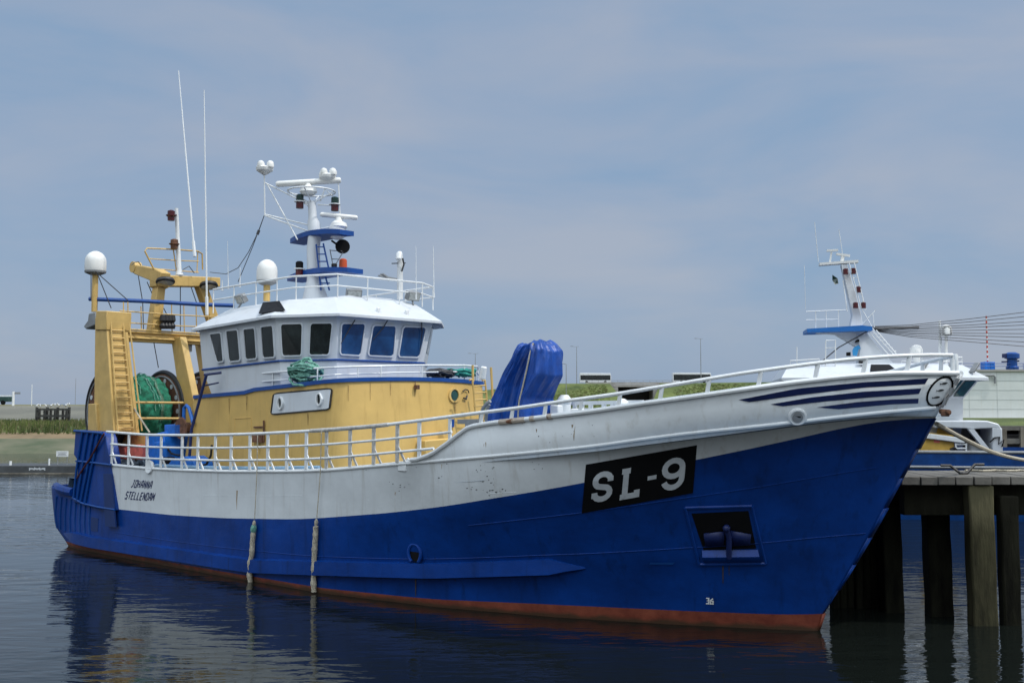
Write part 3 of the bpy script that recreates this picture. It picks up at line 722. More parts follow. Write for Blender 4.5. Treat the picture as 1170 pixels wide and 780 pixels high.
def bil(c):
    def f(u, v):                                # u right, v up; c = TL,TR,BR,BL
        x = (c[3][0] * (1 - u) + c[2][0] * u) * (1 - v) + (c[0][0] * (1 - u) + c[1][0] * u) * v
        y = (c[3][1] * (1 - u) + c[2][1] * u) * (1 - v) + (c[0][1] * (1 - u) + c[1][1] * u) * v
        return x, y
    return f
bc_ = [(669.5, 530.3), (796.4, 508), (791.8, 562.6), (664.7, 586)]
board = decal('registration_board', [bc_], m_black, off=.012, nx=16, ny=6)
bm_ = bil(bc_)
asp = 127.0 / 56
def place(gl, u0, u1, v0, v1, wd, closed=()):
    # glyph strokes live in a 0..1 box; stroke them in true proportions, then fit
    W_, H_ = (u1 - u0) * asp, v1 - v0
    gs = [[(p[0] * W_, p[1] * H_) for p in s_] for s_ in gl]
    return [[(u0 + p[0] / asp, v0 + p[1]) for p in q] for q in glyph_quads(gs, wd, closed)]
lw = .115
def arc(cx, cy, rx, ry, a0, a1, n=10): return [(cx + rx * math.cos(R(a0 + (a1 - a0) * i / n)), cy + ry * math.sin(R(a0 + (a1 - a0) * i / n))) for i in range(n + 1)]
gS = [arc(.5, .72, .40, .20, -5, 180, 8)[1:] + arc(.5, .70, .40, .2, 185, 235, 3) + [(.5, .5)] + arc(.5, .30, .40, .2, 55, -180, 10), [(.9, .66), (.9, .82)], [(.1, .16), (.1, .34)]]
gL = [[(.30, .93), (.30, .07), (.92, .07), (.92, .24)], [(.08, .93), (.52, .93)], [(.06, .07), (.35, .07)]]
gD = [[(0, .5), (1, .5)]]
g9 = [arc(.5, .68, .40, .25, 0, 360, 18)[:-1], [(.9, .68), (.9, .38)] + arc(.5, .33, .40, .26, 0, -165, 9)]
q = place(gS, .085, .255, .17, .79, lw) + place(gL, .325, .50, .15, .76, lw) + place(gD, .575, .655, .44, .54, .085) + place(g9, .705, .905, .16, .81, lw, (0,))
for nm_, qs in (('S', place(gS, .085, .255, .17, .79, lw)), ('L', place(gL, .325, .50, .15, .76, lw)), ('hyphen', place(gD, .575, .655, .44, .54, .085)), ('nine', place(g9, .705, .905, .16, .81, lw, (0,)))):
    lay('letter' if nm_ in 'SL' else ('hyphen' if nm_ == 'hyphen' else 'digit'), qs, bm_, m_lett, board, off=.024)
# name and port of registry, slanted block letters
FN = {'J': [[(.3, 1), (.9, 1)], [(.65, 1), (.65, .15), (.4, 0), (.1, .1)]], 'O': [[(.1, 0), (.1, 1), (.9, 1), (.9, 0), (.1, 0)]], 'H': [[(.1, 0), (.1, 1)], [(.9, 0), (.9, 1)], [(.1, .5), (.9, .5)]],
      'A': [[(.05, 0), (.35, 1), (.75, 1), (.95, 0)], [(.15, .4), (.85, .4)]], 'N': [[(.1, 0), (.1, 1), (.9, 0), (.9, 1)]], 'S': [[(.9, .85), (.7, 1), (.2, 1), (.1, .6), (.85, .45), (.8, 0), (.2, 0), (.05, .15)]],
      'T': [[(.0, 1), (1, 1)], [(.5, 1), (.5, 0)]], 'E': [[(.9, 1), (.1, 1), (.1, 0), (.9, 0)], [(.1, .52), (.75, .52)]], 'L': [[(.1, 1), (.1, 0), (.9, 0)]], 'D': [[(.1, 0), (.1, 1), (.7, 1), (.9, .8), (.9, .2), (.7, 0), (.1, 0)]],
      'M': [[(.05, 0), (.05, 1), (.5, .4), (.95, 1), (.95, 0)]], '3': [[(.1, 1), (.9, 1), (.9, .52), (.3, .52), (.9, .52), (.9, 0), (.1, 0)]], '6': [[(.9, 1), (.1, .6), (.1, 0), (.9, 0), (.9, .5), (.1, .5)]]}
def text(name, word, c, m, wd, parent=hull, gap=.22, aspect=.62):
    mf = bil(c); n = len(word); q = []
    cell = 1.0 / n
    for i, ch in enumerate(word):
        gs = [[(p[0] * aspect, p[1]) for p in s_] for s_ in FN[ch]]
        for qq in glyph_quads(gs, wd):
            q.append([(i * cell + p[0] / aspect * cell * (1 - gap), p[1]) for p in qq])
    return lay(name, q, mf, m, parent, off=.008)
text('ship_name', 'JOHANNA', [(152.5, 548.3), (176, 550), (173.5, 557.8), (149.5, 556)], m_navy, .17)
text('port_of_registry', 'STELLENDAM', [(145, 561.5), (178.5, 563.8), (176, 571.7), (142.5, 569.3)], m_navy, .17)
text('draught_mark', '36', [(806.3, 682.8), (816.2, 683.4), (816.2, 689.4), (806.3, 688.8)], m_trim, .24)
# bow stripes
def band(name, top, bot, m, n=18):
    tx = [p[0] for p in top]; bx = [p[0] for p in bot]; mb = MB(); rws = []
    for k in (0, .5, 1):
        row = []
        for i in range(n + 1):
            u = i / n; xt = tx[0] + (tx[-1] - tx[0]) * u; xb_ = bx[0] + (bx[-1] - bx[0]) * u
            yt = interp(xt, tx, [p[1] for p in top]); yb_ = interp(xb_, bx, [p[1] for p in bot])
            row.append(hit_safe(xt * (1 - k) + xb_ * k, yt * (1 - k) + yb_ * k, .008))
        rws.append(row)
    mb.grid(rws); return mb.build(name, m, hull, fix=False)
z8 = lambda x, y: (860 + x / 3.774, 380 + y / 3.774)
band('bow_stripe', [z8(-60, 288), z8(190, 240), z8(480, 212), z8(757, 196)], [z8(-15, 298), z8(200, 268), z8(480, 236), z8(742, 221)], m_navy)
band('bow_stripe', [z8(75, 308), z8(250, 278), z8(480, 253), z8(727, 239)], [z8(130, 316), z8(300, 297), z8(480, 280), z8(716, 263)], m_navy)
band('bow_stripe', [z8(275, 321), z8(450, 298), z8(600, 287), z8(715, 283)], [z8(370, 329), z8(500, 317), z8(600, 308), z8(713, 304)], m_navy)
# emblem: a thorny ring with three fish
z5 = lambda x, y: (1030 + x / 7.8, 390 + y / 7.8)
ringp = []
for i in range(40):
    a = 2 * math.pi * i / 40; ex, ey = 148 * math.cos(a), 86 * math.sin(a); c_, s_ = math.cos(R(-52)), math.sin(R(-52))
    ringp.append(z5(340 + ex * c_ - ey * s_, 442 + ex * s_ + ey * c_))
em = lay('emblem_ring', stroke(ringp, 2.3, True, 2), lambda x, y: (x, y), m_black, hull, .01)
sp = []
for i in range(0, 40, 3):
    x, y = ringp[i]; dx, dy = x - z5(340, 442)[0], y - z5(340, 442)[1]; l = math.hypot(dx, dy); dx /= l; dy /= l
    if l < 7.5 or True: sp += stroke([(x, y), (x + dx * 2.0 + dy * .9, y + dy * 2.0 - dx * .9)], .9, cuts=1)
lay('emblem_thorns', sp, lambda x, y: (x, y), m_black, em, .011)
for cx, cy in ((380, 372), (348, 434), (310, 496)):
    c0 = z5(cx, cy); fq = []
    pr = [(-5.0, -1.2, 1.0), (-3.7, -.25, .4), (-1.6, -.95, .8), (.5, -1.2, 1.05), (2.6, -.8, .75), (4.2, -.05, .1)]
    for (x0, a0, b0), (x1, a1, b1) in zip(pr[:-1], pr[1:]):
        fq.append([(c0[0] + x0, c0[1] + a0 - x0 * .12), (c0[0] + x1, c0[1] + a1 - x1 * .12), (c0[0] + x1, c0[1] + b1 - x1 * .12), (c0[0] + x0, c0[1] + b0 - x0 * .12)])
    lay('emblem_fish', fq, lambda x, y: (x, y), m_dark, em, .010)
# mouldings along the hull
def along(pxs, off=.02): return [hit_safe(x, y, off) for x, y in pxs]
def s_curve(zf, tab, a, c, n=60, dt=0.0, dz=0.0): return [P(a + (c - a) * i / n, T(tab, a + (c - a) * i / n) + dt, zf(a + (c - a) * i / n) + dz) for i in range(n + 1)]
MB().tube(s_curve(zN, T_N, S_AFT, 2.75, 110, .0), .042, 8).build('deck_edge_moulding', m_trim, hull)
cap = s_curve(zT, T_T, S_AFT, 3.22, 130, .0, .03)
port = [Vector((p.x, -p.y, p.z)) for p in reversed(cap)]
MB().tube([p for p in cap if p.x > S_BW - .3], .055, 8).build('bulwark_cap', m_trim, hull)
MB().tube([p for p in port if p.x > S_BW - .3], .055, 8).build('bulwark_cap', m_trim, hull)
zs = lambda s: interp(s, [-28.3, -27.4, -24.4, -15.1, -12, -8.36, -5.1, -4.3], [.52, .62, .52, .62, .86, 1.1, 1.43, 1.43])
stb = MB(); rg = []
sts = [-26.9 + (22.45) * i / 60 for i in range(61)]
for i, s in enumerate(sts):
    p = None; z = zs(s) - .17
    hp = HT.ray_cast(P(s, 9, z), Vector((0, 1, 0)))[0]; t0 = -hp.y if hp else 4.5
    k = max(.1, (s + 27) / 1.2) if s < -25.8 else 1 if s < -5.2 else max(.1, (-4.45 - s) / .75); hh = .18 * (k if k < 1 else 1); w0 = .16 * k
    rg.append([P(s, t0 - .1, z + hh + .06), P(s, t0 + w0, z + hh), P(s, t0 + w0, z - hh), P(s, t0 - .1, z - hh - .06)])
stb.loft(rg); stb.build('rubbing_strake', m_blue, hull, ang=20)
st_ = []
random.seed(21)
def drip(x, y, L_, w_): return [[(x - w_ / 2, y), (x + w_ / 2, y), (x + w_ * .3, y + L_), (x - w_ * .2, y + L_)]]
for (x_, y_) in ((318, 642), (405, 643), (432, 645), (520, 647), (560, 647), (349, 643), (206, 630), (250, 636)): st_ += drip(x_, y_ + 3, random.uniform(7, 15), random.uniform(.8, 1.8))
for (x_, y_) in ((833, 644), (826, 644), (475, 660)): st_ += drip(x_, y_, random.uniform(10, 22), random.uniform(1, 2.2))
lay('rust_run', st_, lambda x, y: (x, y), M('blue_rust_run', (.035, .035, .06), .8, var=.5, scale=6, col2=(.07, .05, .05)), hull, .006 + .0)
# worn welding seams
sm = MB()
for f, a, c in ((.45, -23, 1.2), (.78, -7, 1.6)):
    pts_ = []
    for i in range(80):
        s = a + (c - a) * i / 79; z = interp(s, *SR) * (1 - f) + interp(s, *SB) * f; hp = HT.ray_cast(P(s, 12, z), Vector((0, 1, 0)))[0]
        if hp: pts_.append(hp + Vector((0, -.002, 0)))
    sm.tube(pts_, .012, 5)
sm.build('weld_seam', m_blue, hull)
sm = MB()
for px_ in (((232, 566), (290, 566.5), (345, 566)), ((420, 571), (560, 563.5), (590, 562))):
    sm.tube(along(px_, .0), .005, 5)
sm.build('weld_seam', m_white, hull)
# rust runs and scuffs
rq = []
random.seed(3)
def runs(x, y, L_, w_):
    x1 = x + random.uniform(-.6, .6)
    return [[(x - w_ / 2, y), (x + w_ / 2, y), (x1 + w_ * .35, y + L_ * .5), (x1 - w_ * .3, y + L_ * .5)], [(x1 - w_ * .3, y + L_ * .5), (x1 + w_ * .35, y + L_ * .5), (x1 + w_ * .1, y + L_), (x1 - w_ * .05, y + L_)]]
for (x, y, L_, w_) in ((656, 487, 16, 2.6), (654, 485, 7, 2.2), (553, 503, 7, 1.2), (555, 505, 6, 1.0), (613, 490, 4, 1.5), (271, 560, 22, 1.4), (452, 562, 4, 1), (690, 530, 10, 1.0), (597, 479.5, 5, 1), (505, 530, 6, .8)): rq += runs(x, y, L_, w_)
lay('rust_run', rq, lambda x, y: (x, y), M('rust_stain', (.36, .20, .07), .85, var=.4, scale=9, col2=(.46, .37, .25)), hull, .004)
rq = []
for i in range(60):
    cx, cy, sx_, sy_ = random.choice(((556, 536, 9, 6), (556, 545, 6, 4), (612, 533, 6, 4), (457, 557, 6, 3), (540, 557, 4, 2), (565, 561, 6, 2), (500, 545, 30, 8), (640, 500, 20, 6)))
    x = random.gauss(cx, sx_); y = random.gauss(cy, sy_); a = random.uniform(.25, 1.2); bq = random.uniform(.2, .7)
    rq.append([(x - a, y - bq * .3), (x + a * .6, y - bq), (x + a, y + bq * .4), (x - a * .5, y + bq)])
for i in range(26):
    x = 480 + i * 4 + random.uniform(-2, 2); y = interp(x, [480, 540, 600], [527, 521.5, 516.8]); rq.append([(x, y), (x + 2.4, y - .3), (x + 2.2, y + .6), (x + .2, y + .7)])
lay('paint_chip', rq, lambda x, y: (x, y), m_dark, hull, .005)['kind'] = 'stuff'
for xa_, xb_ in ((571, 600), (606, 611), (626, 631)):
    sa_, sb_ = on_hull(xa_, interp(xa_, [p[0] for p in pxT], [p[1] for p in pxT]), T_T).x, on_hull(xb_, interp(xb_, [p[0] for p in pxT], [p[1] for p in pxT]), T_T).x
    rc = MB(); rc.tube([P(sa_ + (sb_ - sa_) * i / 5, T(T_T, sa_ + (sb_ - sa_) * i / 5) + .004, zT(sa_ + (sb_ - sa_) * i / 5) + .026) for i in range(6)], .064, 8)
    rc.build('rusted_cap', m_rcap, hull)
# anchor pocket (port-shaped recess with an anchor)
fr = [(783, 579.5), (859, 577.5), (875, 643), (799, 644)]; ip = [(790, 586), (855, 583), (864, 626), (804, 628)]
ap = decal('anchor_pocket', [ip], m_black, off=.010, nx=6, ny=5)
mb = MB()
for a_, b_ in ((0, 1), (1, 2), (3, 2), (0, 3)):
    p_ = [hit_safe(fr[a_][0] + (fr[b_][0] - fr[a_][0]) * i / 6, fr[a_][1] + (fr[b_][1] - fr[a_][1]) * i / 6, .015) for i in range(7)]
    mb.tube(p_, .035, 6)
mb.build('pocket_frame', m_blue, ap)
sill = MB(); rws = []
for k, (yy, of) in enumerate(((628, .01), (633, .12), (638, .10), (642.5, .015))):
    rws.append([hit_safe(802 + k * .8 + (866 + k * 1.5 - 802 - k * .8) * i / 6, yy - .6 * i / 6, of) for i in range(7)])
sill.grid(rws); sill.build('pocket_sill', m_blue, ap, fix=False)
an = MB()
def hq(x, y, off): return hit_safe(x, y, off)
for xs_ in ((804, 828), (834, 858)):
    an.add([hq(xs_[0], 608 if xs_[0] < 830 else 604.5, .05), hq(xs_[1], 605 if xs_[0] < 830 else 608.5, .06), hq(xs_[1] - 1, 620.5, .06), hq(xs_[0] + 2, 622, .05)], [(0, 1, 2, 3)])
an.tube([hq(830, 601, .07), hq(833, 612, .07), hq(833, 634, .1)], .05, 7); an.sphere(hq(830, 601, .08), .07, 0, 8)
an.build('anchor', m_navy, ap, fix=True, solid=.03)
# side openings and fittings
sc_ = MB(); c0 = hit(474.5, 632, .0)
nrm = Vector((.18, -1, -.05)).normalized()
sc_.lathe(c0, [(.19, .010), (.0, .012)], 18, 0, axis=nrm); sc_.build('discharge_port', m_black, hull)
sc_ = MB(); _x = nrm.cross(Vector((0, 0, 1))).normalized(); _z = _x.cross(nrm); sc_.tube([c0 + nrm * .03 + (_x * math.cos(a_ * math.pi / 10) * .19 + _z * math.sin(a_ * math.pi / 10) * .24) for a_ in range(-3, 14)], .045, 8); sc_.build('port_hood', m_blue, hull)
lay('drain_stain', runs(475, 641, 24, 5), lambda x, y: (x, y), M('dark_green_stain', (.006, .02, .045), .7), hull, .006)
fl = MB(); p = hit(911, 476, .02)
_a, _b, _c = hit(905, 476, .02), hit(917, 475.5, .02), hit(911, 470, .02); FN_ = (_b - _a).cross(_c - _a).normalized()
if FN_.y > 0: FN_ = -FN_
fl.lathe(p, [(.09, .0), (.16, .035), (.19, .02), (.20, -.05)], 20, 0, axis=FN_); fl.build('fairlead', m_trim, hull)
fl2 = MB(); fl2.lathe(p, [(.11, .037), (.001, .036)], 16, 0, axis=FN_); fl2.build('fairlead_opening', m_grey, hull)
mb = MB(); mb.tube([p + (_b - _a) * -.30 + FN_ * .02 + Vector((0, 0, .04)), p + (_b - _a) * .30 + FN_ * .02 + Vector((0, 0, .02))], .035, 6); mb.build('fairlead_rope', m_dark, hull)
decal('bow_plate', [[(1057, 443), (1060, 443), (1058, 447), (1055, 447)]], m_white, off=.004, nx=1, ny=1) if False else None
mb = MB(); p = at_t(1080, 472, 0.12); mb.box(p, (.16, .18, .13), rz=.2); mb.tube([p + Vector((-.12, .06, .04)), p + Vector((.12, -.08, .02))], .06, 8); mb.build('stem_roller', m_rust, hull, bevel=.03)
mb = MB()
for (x, y) in ((1093, 436), (1087, 447), (1080, 458.5)):
    p = at_t(x, y, .12); mb.bar(p + Vector((-.03, 0, -.07)), p + Vector((.03, 0, .07)), .10, .05)
mb.build('stem_bracket', m_grey, hull)
decal('plate_step', [[(743, 641.3), (771, 641.3), (769, 644), (742, 643.6)]], m_bluet, off=.03, nx=4, ny=1)
# stern housing (the blue guarded quarter)
poly = [(86, 491), (117.6, 493.5), (120.7, 500), (124.5, 522), (133, 583), (110, 581), (83, 573), (83.5, 567), (88.5, 548), (88.5, 526), (84, 519)]
pts_ = [at_t(x, y, 4.60) for x, y in poly]
sq = MB(); sq.prism(pts_, (0, .42, 0)); shs = sq.build('stern_bulwark', m_blue, ship, bevel=.03)
sq = MB(); sq.prism([Vector((p.x, -p.y, p.z)) for p in pts_], (0, -.42, 0)); sq.build('stern_bulwark', m_blue, ship, bevel=.03)
rb = MB()
def rib(pl, r=.045, t=4.64): rb.tube([at_t(x, y, t) for x, y in pl], r, 6)
rib([(94, 494), (87.5, 535), (84, 569)]); rib([(100.5, 494), (93, 540), (88, 572)]); rib([(107, 494), (98, 545), (92, 574)]); rib([(112.5, 496), (101, 552), (97, 576)])
rib([(85, 492), (117, 494.5)], .05); rib([(87, 526.5), (104, 528), (127, 531)], .04); rib([(83, 568.5), (95, 575), (112, 579), (131, 582)], .04)
rb.build('guard_rib', m_bluet, shs)
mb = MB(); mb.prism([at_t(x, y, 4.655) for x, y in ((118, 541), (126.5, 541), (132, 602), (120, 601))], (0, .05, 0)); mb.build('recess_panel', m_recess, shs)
def hit_st(x, y, off): return hit(x, y, off) or hit(x + 2, y, off) or hit(x + 4, y, off) or at_t(x, y, 4.2)
rb = MB()
for i in range(8):
    x0 = 64.5 + i * 5.4; rb.tube([hit_st(x0 + .6, 566 + i * 1.4, .0), hit_st(x0 - 1.0 + i * .1, 586 + i * 1.8, .0), hit_st(x0 - 2.5 + i * .2 + 1.5, 603 + i * 1.6, .0)], .04, 6)
rb.build('guard_rib', m_bluet, hull)
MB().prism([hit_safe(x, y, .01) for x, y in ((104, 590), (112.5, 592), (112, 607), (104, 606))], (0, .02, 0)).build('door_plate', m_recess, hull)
mb = MB(); mb.tube([hit_st(x, y, .02) for x, y in ((64, 555.5), (70, 558.5), (78, 561), (84.5, 562))], .16, 8); mb.build('stern_cap', m_blue, hull)
MB().tube([at_t(88, 546, 4.66), at_t(96, 534, 4.68), at_t(104, 522, 4.68), at_t(116, 500, 4.68), at_t(119, 495, 4.66)], .035, 6).build('mooring_line', M('dark_red_rope', (.06, .012, .02), .8), shs)
# decks
dk = MB(); a_, b_ = [], []
for i in range(61):
    s = -28.2 + (S_BT + .2 + 28.2) * i / 60; z = 1.35 if s < -26.6 else (zN(s) - .55); tt = T(T_N, s) - .06
    if s < -27.4: tt = stern_cut(s, T(T_N, s)) - .08
    a_.append(P(s, tt, z)); b_.append(P(s, -tt, z))
dk.grid([a_, b_]); dk.build('main_deck', m_deck, ship, fix=False)
dk = MB(); a_, b_ = [], []
for i in range(41):
    s = S_BT + (3.0 - S_BT) * i / 40; z = zT(s) - .85; tt = max(.02, T(T_T, s - .12) - .12); a_.append(P(s, tt, z)); b_.append(P(s, -tt, z))
dk.grid([a_, b_]); z0 = zN(S_BT) - .55
dk.grid([[a_[0], b_[0]], [P(S_BT, T(T_N, S_BT) - .1, z0 - .05), P(S_BT, -T(T_N, S_BT) + .1, z0 - .05)]]); dk.build('foredeck', m_deck, ship, fix=False)
# railings
def zrail(pxs, tab): return smooth_tab([(p.x, p.z) for p in (on_hull(x, y, tab) for x, y in pxs)], 3)
TR = [(122, 493), (168, 496.7), (210, 497), (255, 496.5), (300, 495), (340, 493), (380, 490.5), (428.7, 486.7), (490, 479), (559.5, 470), (600, 465), (623.6, 461), (680, 453.5), (710, 449.5), (760, 441), (813, 432), (872, 422.8), (905, 418.4), (966, 410.5), (1024, 406), (1058.7, 404.8), (1084, 405.5)]
T_RL = [(-30, 4.55), (-10, 4.56), (-6.5, 4.5), (-4, 4.24), (-2, 3.82), (0, 2.98), (1.5, 1.98), (2.35, 1.15), (2.9, .5), (3.16, .05)]
TRz = zrail(TR, T_RL); S_E = 3.12; S_A = TRz[0][0]
def zr(s): return interp(s, *TRz)
for sgn in (1, -1):
    rl = MB(); rr = MB()
    def Q(s, z, dt=0): return Vector((s, -sgn * (T(T_RL, s) + dt), z))
    n = 90; rl.tube([Q(S_A + (S_E - S_A) * i / n, zr(S_A + (S_E - S_A) * i / n)) for i in range(n + 1)] + [Q(S_E, zr(S_E) - .1), Q(S_E, zT(S_E))], .042, 8)
    for f in (.36, .70):
        e_ = S_BW + (1.15 if f < .5 else .55)
        rl.tube([Q(S_A + .3 + (e_ - S_A - .3) * i / 50, zr(s_) + (zN(s_) - zr(s_)) * f) for i, s_ in ((i, S_A + .3 + (e_ - S_A - .3) * i / 50) for i in range(51))], .034, 7)
    ro = rl.build('railing', m_rail, ship)
    xs_ = [128, 147, 168, 184, 208, 226, 246, 264, 285.5, 306, 327.7, 350, 373, 400, 427, 454, 479, 514, 551, 586, 624, 665, 709, 757, 811, 870, 935, 990, 1040]
    for i, x in enumerate(xs_):
        p = on_hull(x, interp(x, [q_[0] for q_ in TR], [q_[1] for q_ in TR]) + 20, T_RL); s = p.x
        mb = MB(); a = Q(s, zr(s)); bq = Q(s - (.06 if s > S_BT else .0), zT(s))
        mb.bar(bq, a, .035, .11 if s < S_BW + .5 else .085, up=(1, 0, 0))
        if s < S_BW: mb.bar(Q(s + .28, zT(s), -.02), Q(s, zT(s) + .42), .03, .06, up=(1, 0, 0))
        mb.build('stanchion', m_rail if i not in (12, 13, 14, 15) else m_worn, ro)
mb = MB()
mb.tube([P(s_, T(T_RL, s_) + .0, zr(s_)) for s_ in [on_hull(355, 492, T_RL).x + k * .26 for k in range(13)]], .054, 8)
mb.build('worn_rail', m_worn, ship)
# ------------------------------------------------------------------ deckhouse
def trim_(o):
    b_ = bmesh.new(); b_.from_mesh(o.data); bmesh.ops.triangulate(b_, faces=b_.faces); b_.to_mesh(o.data); b_.free(); o.data.set_sharp_from_angle(angle=R(12))
def bvh(o):
    b_ = bmesh.new(); b_.from_mesh(o.data); bmesh.ops.triangulate(b_, faces=b_.faces); tr = BVHTree.FromBMesh(b_); b_.free(); return tr
def surf(tr, x, y, off):
    d = raydir_l(x, y).normalized(); loc, nr, i, di = tr.ray_cast(CAML, d)
    if loc is None: return None
    if nr.dot(d) > 0: nr = -nr
    return loc + nr * off
def zd(s, t=3): return interp(s, [-21, -17.75, -17.2, -14.2, -12.9, -12.2], [5.34, 5.47, 5.56, 5.70, 5.79, 5.84]) + .05 * (1 - (min(abs(t), 3.2) / 3.2) ** 2)
plan = [(-20.75, 3.0), (-19, 3.03), (-17.75, 3.05), (-17.2, 3.06), (-15.4, 3.22), (-14.0, 3.32), (-13.55, 3.27), (-13.2, 3.1), (-12.98, 2.82), (-12.86, 2.4), (-12.7, 1.6), (-12.62, .7), (-12.6, 0)]
planF = plan + [(s, -t) for s, t in reversed(plan[:-1])]
def ring(pl, zf, ds=0, grow=0): return [P(s, t + math.copysign(grow, t), zf(s, t)) for s, t in pl]
dh = MB(); rgs = []
for k, f in ((0, 0), (1, .5), (2, 1)):
    rw = []
    for i, (s, t) in enumerate(planF):
        fr_ = max(0, min(1, (s + 13.8) / 1.0)); af = 1 if i in (0, len(planF) - 1) else 0
        z = 2.2 + (zd(s, t) - 2.2) * f
        rw.append(P(s + (.42 * fr_ - .75 * af) * (1 - f), t + math.copysign(.10 * fr_ * (1 - f), t), z))
    rgs.append(rw)
dh.loft(rgs); deckhouse = dh.build('deckhouse', m_yel, ship, ang=28)
DT = bvh(deckhouse)
mb = MB(); o_ = [(s, t + math.copysign(.045, t)) if s < -13.4 else (s + .05, t * 1.014) for s, t in planF]
mb.loft([[P(s, t, zd(s, t) - .07) for s, t in o_], [P(s, t, zd(s, t) + .045) for s, t in o_]]); mb.build('deck_edge_band', m_bluet, deckhouse, ang=40)
sm = MB()
for x_ in (262, 305, 343): sm.tube([surf(DT, x_, y_, .0) for y_ in range(458, 532, 6) if surf(DT, x_, y_, .0)], .008, 4)
sm.build('weld_seam', m_yel, deckhouse)
random.seed(9); sm = MB(); mst_ = M('yellow_rust_run', (.36, .22, .07), .75, var=.4, scale=8, col2=(.48, .31, .10))
for (x_, y_) in ((297, 504), (291, 499), (474, 445), (423, 437), (446, 436), (333, 446), (262, 455), (398, 440), (516, 490), (520, 459), (282, 452), (352, 472)):
    L_ = random.uniform(8, 22); w_ = random.uniform(.5, 1.2); g = [surf(DT, a_, b_, .006) for a_, b_ in ((x_ - w_, y_), (x_ + w_, y_), (x_ + w_ * .3, y_ + L_), (x_ - w_ * .3, y_ + L_))]
    if all(g): sm.add(g, [(0, 1, 2, 3)])
o_ = sm.build('rust_run', mst_, deckhouse, smooth=False, fix=False); o_['kind'] = 'stuff'
mb = MB()
for c_ in ([(268, 478), (287, 477), (287, 535), (268, 535)],):
    e2_ = []
    for (x0, y0), (x1, y1) in zip(c_, c_[1:] + c_[:1]): e2_ += [(x0 + (x1 - x0) * k / 6, y0 + (y1 - y0) * k / 6) for k in range(6)]
    mb.tube([surf(DT, x, y, .0) for x, y in e2_], .018, 5, closed=True)
mb.build('door_frame', m_yel, deckhouse)
def rrect(c, r=.16, n=4):
    """rounded four-sided outline from picture corners TL,TR,BR,BL"""
    f = bil(c); pts = []
    for (cu, cv, a0) in ((1 - r, 1 - r * 1.0, 0), (r, 1 - r, 90), (r, r, 180), (1 - r, r, 270)):
        for i in range(n + 1):
            a = R(a0 + 90 * i / n); pts.append(f(cu + r * math.cos(a), cv + r * math.sin(a)))
    return pts
def grow_px(pts, g):
    cx = sum(p[0] for p in pts) / len(pts); cy = sum(p[1] for p in pts) / len(pts); o_ = []
    for x, y in pts:
        d = math.hypot(x - cx, y - cy); o_.append((x + (x - cx) / d * g, y + (y - cy) / d * g))
    return o_
def pane(name, tr, outline, mats, parent, off=.012, rim=1.0, rimoff=.035):
    g = [surf(tr, x, y, off) for x, y in outline]; g2 = [surf(tr, x, y, rimoff) for x, y in outline]; g3 = [surf(tr, x, y, rimoff) for x, y in grow_px(outline, rim)]; g4 = [surf(tr, x, y, -.01) for x, y in grow_px(outline, rim)]
    if any(p is None for p in g + g2 + g3 + g4): return None
    mb = MB(); n = len(g); mb.add(g, [tuple(range(n))], 0)
    for a_, b_ in ((g, g2), (g2, g3), (g3, g4)): mb.add(a_ + b_, [(i, (i + 1) % n, n + (i + 1) % n, n + i) for i in range(n)], 1)
    return mb.build(name, mats, parent, smooth=False, fix=False)
q_ = [(313, 449.5), (380, 443.5), (377, 467.5), (310, 473.5)]; f_ = bil(q_); mb = MB()
mb.grid([[surf(DT, *f_(.02 + .96 * i / 24, 1 - .04 - .92 * j / 4), .03) for i in range(25)] for j in range(5)])
pl_ = mb.build('window_panel', m_wh, deckhouse, fix=False)
mb = MB(); edge = rrect(q_, .10, 3); e2 = []
for (x0, y0), (x1, y1) in zip(edge, edge[1:] + edge[:1]): e2 += [(x0 + (x1 - x0) * k / 5, y0 + (y1 - y0) * k / 5) for k in range(5)]
mb.tube([surf(DT, x, y, .02) for x, y in e2], .022, 6, closed=True); mb.build('panel_rim', m_dark, pl_)
def circ(cx, cy, rx, ry, n=18): return [(cx + rx * math.cos(2 * math.pi * i / n), cy - ry * math.sin(2 * math.pi * i / n)) for i in range(n)]
pane('porthole', DT, circ(322.3, 460.3, 2.1, 6.0), [m_glass, m_trim], deckhouse, off=.045, rim=1.4, rimoff=.10)
pane('porthole', DT, circ(366.3, 456, 2.3, 6.2), [m_glass, m_trim], deckhouse, off=.045, rim=1.4, rimoff=.10)
pane('porthole', DT, circ(518.5, 451.5, 4.6, 6.6), [m_green_glass, m_yel2], deckhouse, off=.012, rim=2.0, rimoff=.05)
mb = MB(); mb.tube([surf(DT, 473.5, 434, .03), surf(DT, 473.7, 441, .05)], .012, 5); mb.box(surf(DT, 474, 442.5, .09), (.14, .12, .13)); mb.build('deck_lamp', m_rust, deckhouse, bevel=.02)
mb = MB(); p0 = surf(DT, 303, 480, .05); p1 = surf(DT, 303, 505, .05); mb.tube([p0, p1], .03, 6)
for yy in (488, 497, 503): mb.bar(surf(DT, 291, yy, .03), surf(DT, 302, yy - .5, .03), .03, .05)
mb.box(surf(DT, 297, 501, .06), (.5, .1, .22)); mb.build('bracket', m_rust, deckhouse)
mb = MB(); mb.box(surf(DT, 515, 483.5, .05), (.05, .17, .25)); mb.build('electric_box', m_bluet, deckhouse, bevel=.01)
mb = MB(); mb.prism([at_s(x, y, -12.0) for x, y in ((486, 503), (522, 500), (522, 520), (486, 526))], (-.35, 0, 0)); mb.build('locker', m_yel, deckhouse, bevel=.03)
